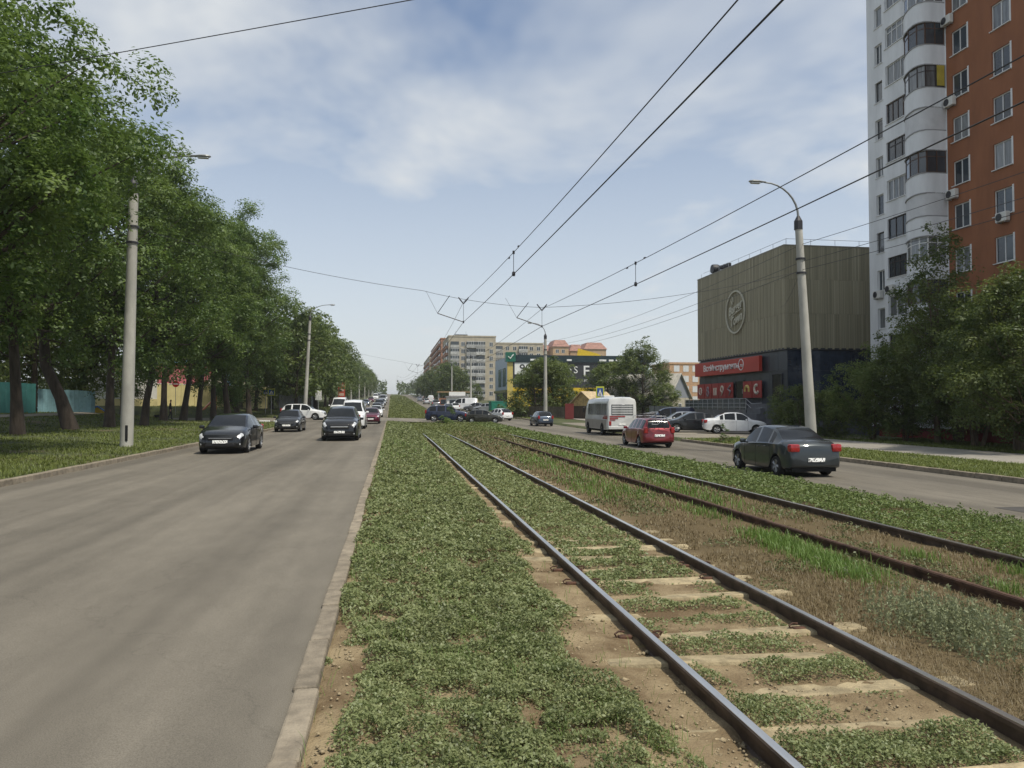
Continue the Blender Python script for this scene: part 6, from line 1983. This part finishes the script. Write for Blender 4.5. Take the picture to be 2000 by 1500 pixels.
def zat(z, sag, y, k=1):
    a, b = YS[k - 1], YS[k]
    t = (y - a) / (b - a)
    return z + zs(a) * (1 - t) + zs(b) * t - 4 * sag * t * (1 - t)
def dropper(x, y, zt, zb, label):
    e = empty('dropper', (x, y, zb), 0, label, 'dropper', 'droppers between the tram wires')
    h = zt - zb
    MB().tube([(0, 0, 0), (0, 0, h)], .008, 5).build('rod', wire_m, e)
    MB().lathe([(.0, -.05), (.035, -.05), (.045, 0), (.035, .06), (0, .06)], 10).build('lower_clamp', dark_metal, e)
    MB().lathe([(.0, -.04), (.03, -.04), (.03, .04), (0, .04)], 10, (0, 0, h)).build('upper_clamp', dark_metal, e)
    for s in (-.75, .75):
        MB().lathe([(0, -.04), (.022, -.04), (.022, .04), (0, .04)], 8, (0, s, h - .0), Matrix.Rotation(R(90), 3, 'X')).build('line_bead', dark_metal, e)
dropper(W1, 19.2, zat(6.25, .85, 19.2), zat(5.38, .38, 19.2), 'dropper with clamps on the wires of the polished track')
dropper(W2, 19.9, zat(6.02, .60, 19.9), zat(5.25, .30, 19.9), 'dropper with clamps on the wires of the rusty track')
for y in (52, 72):
    dropper(W1, y, zat(6.25, .85, y, 2), zat(5.38, .38, y, 2), 'small far dropper over the polished track towards the crossing')
    dropper(W2, y, zat(6.02, .60, y, 2), zat(5.25, .30, y, 2), 'small far dropper over the rusty track towards the crossing')
def span(pl, pr, z1, z2, y, label):
    e = cable('span_wire', [(pl, (1.3, y, z1 + .45), .25), ((1.3, y, z1 + .45), (W1, y, z1 + .12), .02), ((W1, y, z1 + .12), (W2, y, z2 + .06), .06), ((W2, y, z2 + .06), pr, .3)], .009, label, 'span wire', 'span wires across the street')
    return e
def suspension(x, y, zm, zc_, label):
    """V-shaped insulator hanger, drop wire, steady arm with its stay"""
    e = empty('wire_hanger', (x, y, zm), 0, label, 'wire hanger', 'hangers on the span wires')
    for s in (-1, 1):
        MB().tube([(s * .22, 0, .16), (s * .12, 0, .03), (0, 0, -.12)], [.022, .03, .02], 7).build('insulator', dark_metal, e)
    MB().tube([(0, 0, -.12), (0, 0, zc_ - zm)], .008, 5).build('drop_wire', wire_m, e)
    a = (-1.12, 0, zc_ - zm + .36)
    MB().tube([a, (0, 0, zc_ - zm)], .02, 6).build('steady_arm', dark_metal, e)
    MB().tube([a, (-.60, 0, .22)], .016, 6).build('stay_tube', dark_metal, e)
    MB().tube([a, (-1.62, 0, .40)], .006, 5).build('stay_wire', wire_m, e)
    MB().lathe([(0, -.05), (.03, -.05), (.03, .05), (0, .05)], 8, (0, 0, zc_ - zm)).build('clamp', dark_metal, e)
span((-10.25, 32.4, 8.9), (17.5, 30.8, 7.6), 6.25, 6.02, 33, 'span wire from the thick lamp post over both tracks')
suspension(W1, 33, 6.29, 5.38, 'hanger with steady arm over the polished track')
suspension(W2, 33, 6.06, 5.25, 'hanger with steady arm over the rusty track')
span((-9.5, 91, 9.4), (18.0, 89.3, 8.6), 6.25 + zs(92), 6.02 + zs(92), 92, 'far span wire at the crossing')
suspension(W1, 92, 6.29 + zs(92), 5.38 + zs(92), 'far hanger over the polished track at the crossing')
suspension(W2, 92, 6.06 + zs(92), 5.25 + zs(92), 'far hanger over the rusty track at the crossing')
cable('span_wire', [((-11.2, 21.2, 9.95), (17.6, 6.6, 10.2), .12)], .010, 'single wire high across the sky beside the big trees', 'span wire')
for k, (z1, zn, z2, lab) in enumerate(((8.75, 9.2, 9.3, 'top wire along the right posts above the shop'), (8.0, 8.6, 8.8, 'middle wire along the right posts'), (7.64, 8.1, 8.4, 'lowest wire along the right posts'))):
    cable('power_wire', [((17.6, -24, zn), (17.5, 30.7, z1), .75), ((17.5, 30.7, z1), (18, 89.2, z2), .7), ((18, 89.2, z2), (14.4, 140, 8.8 + zs(140)), .6)], .010, lab, group='power wires on the right')
cable('power_wire', [((17.4, 30.9, 7.3), (BX + .3, 57.0, 9.6), .3)], .009, 'thin service wire running from the leaning post to the shop')
cable('power_wire', [((-9.6, 91, 10.2), (-9.7, 144, 8.4 + zs(144)), .5)], .012, 'wire along the far left lamp posts')

# ---- signs
sign_y = mat('sign_fluorescent', (.52, .56, .06), .4, var=.05)
sign_b = mat('sign_blue', (.02, .09, .35), .4)
sign_r = mat('sign_red_disc', (.45, .02, .02), .4)
post_m = mat('sign_post', (.42, .42, .41), .5, metal=.4)
def crossing_sign(px, D, zc_, label, w=.9, h=.9):
    p = at(px, 800, D); z0 = gz(p.x, p.y, -.1)
    an = math.atan2(p.x, p.y)
    e = empty('crossing_sign', (p.x, p.y, z0), -an * .6, label, 'road sign')
    MB().tube([(0, .05, 0), (0, .05, zc_ - z0 + h / 2)], .035, 8).build('post', post_m, e)
    b = MB().bev((0, 0, zc_ - z0), (w, .03, h), .01).build('board', sign_y, e)
    MB().bb(-w * .36, w * .36, -.022, -.016, zc_ - z0 - h * .36, zc_ - z0 + h * .36).build('blue_field', sign_b, b)
    MB().prism([(-w * .30, zc_ - z0 - h * .30), (w * .30, zc_ - z0 - h * .30), (0, zc_ - z0 + h * .28)], -.028, -.023, 'Y').build('white_triangle', tx, b)
    f = MB().tube([(0, -.032, zc_ - z0 + h * .02), (-.02, -.032, zc_ - z0 - h * .10), (-.10, -.032, zc_ - z0 - h * .26)], .025, 5).tube([(-.02, -.032, zc_ - z0 - h * .10), (.09, -.032, zc_ - z0 - h * .26)], .025, 5)
    f.build('walking_figure', black_pl, b)
    return e
crossing_sign(530, 98, zX(530, 766, depthX(530, 1) and at(530, 0, 98).x), 'yellow-green pedestrian crossing sign at the end of the yellow wall')
crossing_sign(519, 101, 1.8 + 25 * 101 / 1500, 'second pedestrian crossing sign seen from behind the first', .8, .8)
crossing_sign(1172, 80, 1.8 + 25 * 80 / 1500, 'pedestrian crossing sign above the white minibus', .85, 1.2)
p = at(343, 750, 92)
e = empty('no_entry_sign', (p.x, p.y, gz(p.x, p.y, -.1)), .35, 'round red no-entry sign in front of the yellow wall', 'road sign')
zc_ = p.z - gz(p.x, p.y, -.1)
MB().tube([(0, .04, 0), (0, .04, zc_ + .3)], .03, 8).build('post', post_m, e)
MB().lathe([(0, -.012), (.38, -.012), (.38, .012), (0, .012)], 24, (0, 0, zc_), Matrix.Rotation(R(90), 3, 'X')).build('disc', sign_r, e)
MB().bb(-.28, .28, -.02, -.014, zc_ - .06, zc_ + .06).build('white_bar', tx, e)
p = at(622, 772, 104)
e = empty('road_sign', (p.x, p.y, gz(p.x, p.y, -.1)), -.1, 'pale back of a road sign past the crossing by the white off-road car', 'road sign')
zc_ = p.z - gz(p.x, p.y, -.1)
MB().tube([(0, 0, 0), (0, 0, zc_ + .7)], .035, 8).build('post', post_m, e)
MB().bev((0, -.04, zc_), (.85, .03, 1.3), .02).build('board', plate_m, e)
p = at(667, 770, 128)
e = empty('price_stele', (p.x, p.y, gz(p.x, p.y, -.1)), -.05, 'tall red price board of a filling station under the far trees', 'price board')
MB().bev((0, 0, 2.6), (1.1, .3, 4.6), .05).build('board', mat('stele_red', (.42, .06, .03), .5), e)
for k in range(5): MB().bb(-.42, .42, -.17, -.155, 1.1 + k * .75, 1.55 + k * .75).build('price_field', mat('stele_pale', (.55, .38, .30), .5), e)
# kiosk, container, low signs on the right, beyond the crossing
p = at(893, 790, 150)
e = empty('kiosk', (p.x, p.y, gz(p.x, p.y, -.1)), 0, 'white kiosk with a white sign fascia in front of the beige block', 'kiosk')
MB().bb(-2, 2, 0, 3, 0, 2.5).build('wall', white_pt, e)
MB().bb(-2.2, 2.2, -.3, 3.2, 2.5, 2.8).build('roof', mat('kiosk_roof', (.25, .25, .26), .6), e)
MB().bb(-1.6, 1.6, -.04, .0, 2.85, 3.6).build('fascia', tx, e)
MB().bb(-1.5, -.3, -.05, .0, .9, 2.0).build('window', glass_m, e)
MB().bb(.3, 1.2, -.05, .0, .05, 2.1).build('door', mat('kiosk_door', (.3, .31, .32), .5), e)
p = at(972, 792, 125)
e = empty('green_container', (p.x, p.y, gz(p.x, p.y, -.1)), R(8), 'green metal container left of the billboard store', 'container')
gm = mat('container_green', (.02, .20, .14), .5, var=.12)
MB().bev((0, 0, 1.0), (2.6, 1.6, 1.7), .04).build('body', gm, e)
for k in range(9): MB().bb(-1.2 + k * .28, -1.1 + k * .28, -.83, -.80, .25, 1.8).build('rib', gm, e)
MB().bev((0, 0, 1.92), (2.7, 1.7, .12), .03).build('lid', gm, e)
p = at(872, 775, 160)
e = empty('brown_kiosk', (p.x, p.y, gz(p.x, p.y, -.1)), 0, 'brown stall with flat canopy under the trees of the beige block', 'kiosk')
MB().bb(-1.6, 1.6, 0, 2.4, 0, 2.3).build('wall', brick_r, e)
MB().bb(-1.9, 5.2, -.5, 2.6, 3.4, 3.7).build('canopy', mat('canopy_brown', (.25, .17, .08), .7), e)
for x in (-1.7, 5.0): MB().tube([(x, -.3, 0), (x, -.3, 3.4)], .08, 8).build('canopy_post', post_m, e)
MB().bb(-1.2, 1.2, -.04, 0, 1.0, 2.0).build('window', glass_m, e)
# white painted kerb blocks at the crossing
wk = MB().bev((0, 0, .1), (1.0, .22, .26), .03).mesh('kerb_block', white_pt)
for i, px in enumerate((470, 505, 520, 548, 572)):
    p = at(px, 800, 86 + (i % 2) * .5)
    o = link('kerb_block', wk); o.location = (p.x, 78.2 + .4 * (i % 2), gz(p.x, 78.2, .02)); tag(o, 'white painted kerb block at the corner of the crossing and the lawn', 'kerb block', 'white kerb blocks')
# playground things by the white house
p = at(190, 790, 74)
ph = gabled('playhouse', (p.x, p.y, gz(p.x, p.y)), .3, 1.5, 1.4, 1.0, .55, yel, mat('play_blue', (.03, .12, .45), .5), yel, 'small yellow playhouse with blue roof near the light blue fence', 0, .12)
p = at(410, 790, 97)
e = empty('slide', (p.x, p.y, gz(p.x, p.y)), .5, 'orange playground slide in front of the yellow wall', 'slide')
orr = mat('slide_orange', (.50, .13, .03), .5)
MB().prism([(-1.0, 0), (-.8, .0), (.45, 1.25), (.75, 1.25), (.75, 1.4), (.4, 1.4)], -.3, .3, 'Y').build('chute', orr, e)
for s in (-.28, .28): MB().tube([(.72, s, 0), (.72, s, 2.0)], .04, 6).build('post', orr, e)
MB().bev((.72, 0, 1.7), (.1, .66, .5), .03).build('panel', orr, e)
p = at(307, 785, 78)
e = empty('litter_bin', (p.x, p.y, gz(p.x, p.y)), 0, 'dark litter bin near the walking person', 'bin')
MB().lathe([(0, .12), (.2, .12), (.26, .8), (.28, .82), (.24, .82), (.2, .5), (0, .5)], 14).build('bucket', dark_metal, e, 40)
for s in (-.3, .3): MB().tube([(s, 0, 0), (s, 0, .75)], .025, 6).build('post', dark_metal, e)

# ---- the walking person: one continuous skinned body
def person(loc, rz, label):
    J = {'pelvis': (0, 0, .92), 'belly': (0, 0, 1.08), 'chest': (.01, 0, 1.32), 'neck': (.015, 0, 1.50), 'head0': (.03, 0, 1.58), 'head1': (.035, 0, 1.70), 'crown': (.03, 0, 1.77),
         'shl': (.0, .17, 1.42), 'ell': (-.06, .23, 1.15), 'wrl': (.06, .22, .92), 'hal': (.10, .215, .83), 'shr': (.0, -.17, 1.42), 'elr': (-.03, -.23, 1.15), 'wrr': (.13, -.21, .94), 'har': (.17, -.20, .86),
         'hil': (.0, .09, .88), 'knl': (.14, .095, .50), 'anl': (.10, .095, .09), 'tol': (.26, .10, .035), 'hir': (.0, -.09, .88), 'knr': (-.03, -.095, .48), 'anr': (-.22, -.095, .12), 'tor': (-.10, -.10, .035)}
    rad = {'pelvis': (.15, .11), 'belly': (.14, .105), 'chest': (.165, .115), 'neck': (.055, .055), 'head0': (.07, .075), 'head1': (.085, .095), 'crown': (.05, .055), 'shl': (.06, .06), 'ell': (.045, .045), 'wrl': (.032, .032), 'hal': (.035, .022),
           'shr': (.06, .06), 'elr': (.045, .045), 'wrr': (.032, .032), 'har': (.035, .022), 'hil': (.09, .09), 'knl': (.062, .062), 'anl': (.045, .045), 'tol': (.045, .03), 'hir': (.09, .09), 'knr': (.062, .062), 'anr': (.045, .045), 'tor': (.045, .03)}
    E = [('pelvis', 'belly'), ('belly', 'chest'), ('chest', 'neck'), ('neck', 'head0'), ('head0', 'head1'), ('head1', 'crown'), ('chest', 'shl'), ('shl', 'ell'), ('ell', 'wrl'), ('wrl', 'hal'), ('chest', 'shr'), ('shr', 'elr'), ('elr', 'wrr'), ('wrr', 'har'),
         ('pelvis', 'hil'), ('hil', 'knl'), ('knl', 'anl'), ('anl', 'tol'), ('pelvis', 'hir'), ('hir', 'knr'), ('knr', 'anr'), ('anr', 'tor')]
    names = list(J)
    me = bpy.data.meshes.new('body')
    me.from_pydata([J[n_] for n_ in names], [(names.index(a), names.index(b)) for a, b in E], [])
    o = bpy.data.objects.new('body_tmp', me); col.objects.link(o)
    md = o.modifiers.new('skin', 'SKIN')
    for i, n_ in enumerate(names):
        me.skin_vertices[0].data[i].radius = rad[n_]
        me.skin_vertices[0].data[i].use_root = (n_ == 'pelvis')
    o.modifiers.new('sub', 'SUBSURF').levels = 2
    dg = bpy.context.evaluated_depsgraph_get()
    m2 = bpy.data.meshes.new_from_object(o.evaluated_get(dg))
    bpy.data.objects.remove(o)
    m2.name = 'body'
    m2.materials.clear()
    for mm in (mat('jacket_black', (.012, .012, .014), .85), mat('trousers_dark', (.018, .019, .024), .9), mat('skin', (.38, .22, .15), .6), mat('hair_dark', (.015, .011, .009), .7)): m2.materials.append(mm)
    for f in m2.polygons:
        c = f.center
        f.use_smooth = True
        f.material_index = 3 if (c.z > 1.68 or (c.z > 1.56 and c.x < .01)) else 2 if (c.z > 1.49 or (abs(c.y) > .15 and c.z < .93 and c.z > .75)) else 0 if c.z > .9 else 1
    e = empty('person', loc, rz, label, 'person')
    link('body', m2, e)
    return e
p = at(333, 790, 68)
person((p.x, p.y, gz(p.x, p.y, .03)), R(20), 'person in black clothes walking under the trees')

# ---- far end of the street
g = np.random.default_rng(9)
N = 16000
xx = g.uniform(-260, 260, N); yy = g.uniform(585, 640, N)
k_ = np.abs(xx) > 4
xx = xx[k_]; yy = yy[k_]; N = len(xx)
top = 7 + 6 * vnoise(xx, yy, 16, 3)
zz_ = np.array([float(P(v)) for v in yy]) + g.random(N) * top
V, Fq = leaves(np.stack([xx, yy, zz_], 1), g.uniform(1.2, 2.6, N), g.normal(size=(N, 3)) + [0, -.4, .6], .8, 3)
tag(link('far_wood', npmesh('far_wood', V, Fq, far_m)), 'distant wood closing the street at the crest', 'wood', None, 'stuff')

# ---- the hazy air of the street
hz_m = bpy.data.materials.new('haze_air'); hz_m.use_nodes = True
t = hz_m.node_tree; t.nodes.clear()
ho = t.nodes.new('ShaderNodeOutputMaterial'); pv = t.nodes.new('ShaderNodeVolumePrincipled')
pv.inputs['Color'].default_value = (.86, .90, .94, 1)
pv.inputs['Density'].default_value = .00026
pv.inputs['Anisotropy'].default_value = .2
t.links.new(pv.outputs[0], ho.inputs['Volume'])
hb = MB().bb(-3100, 3100, -70, 6600, -3, 46).build('haze', hz_m)
hb['kind'] = 'stuff'
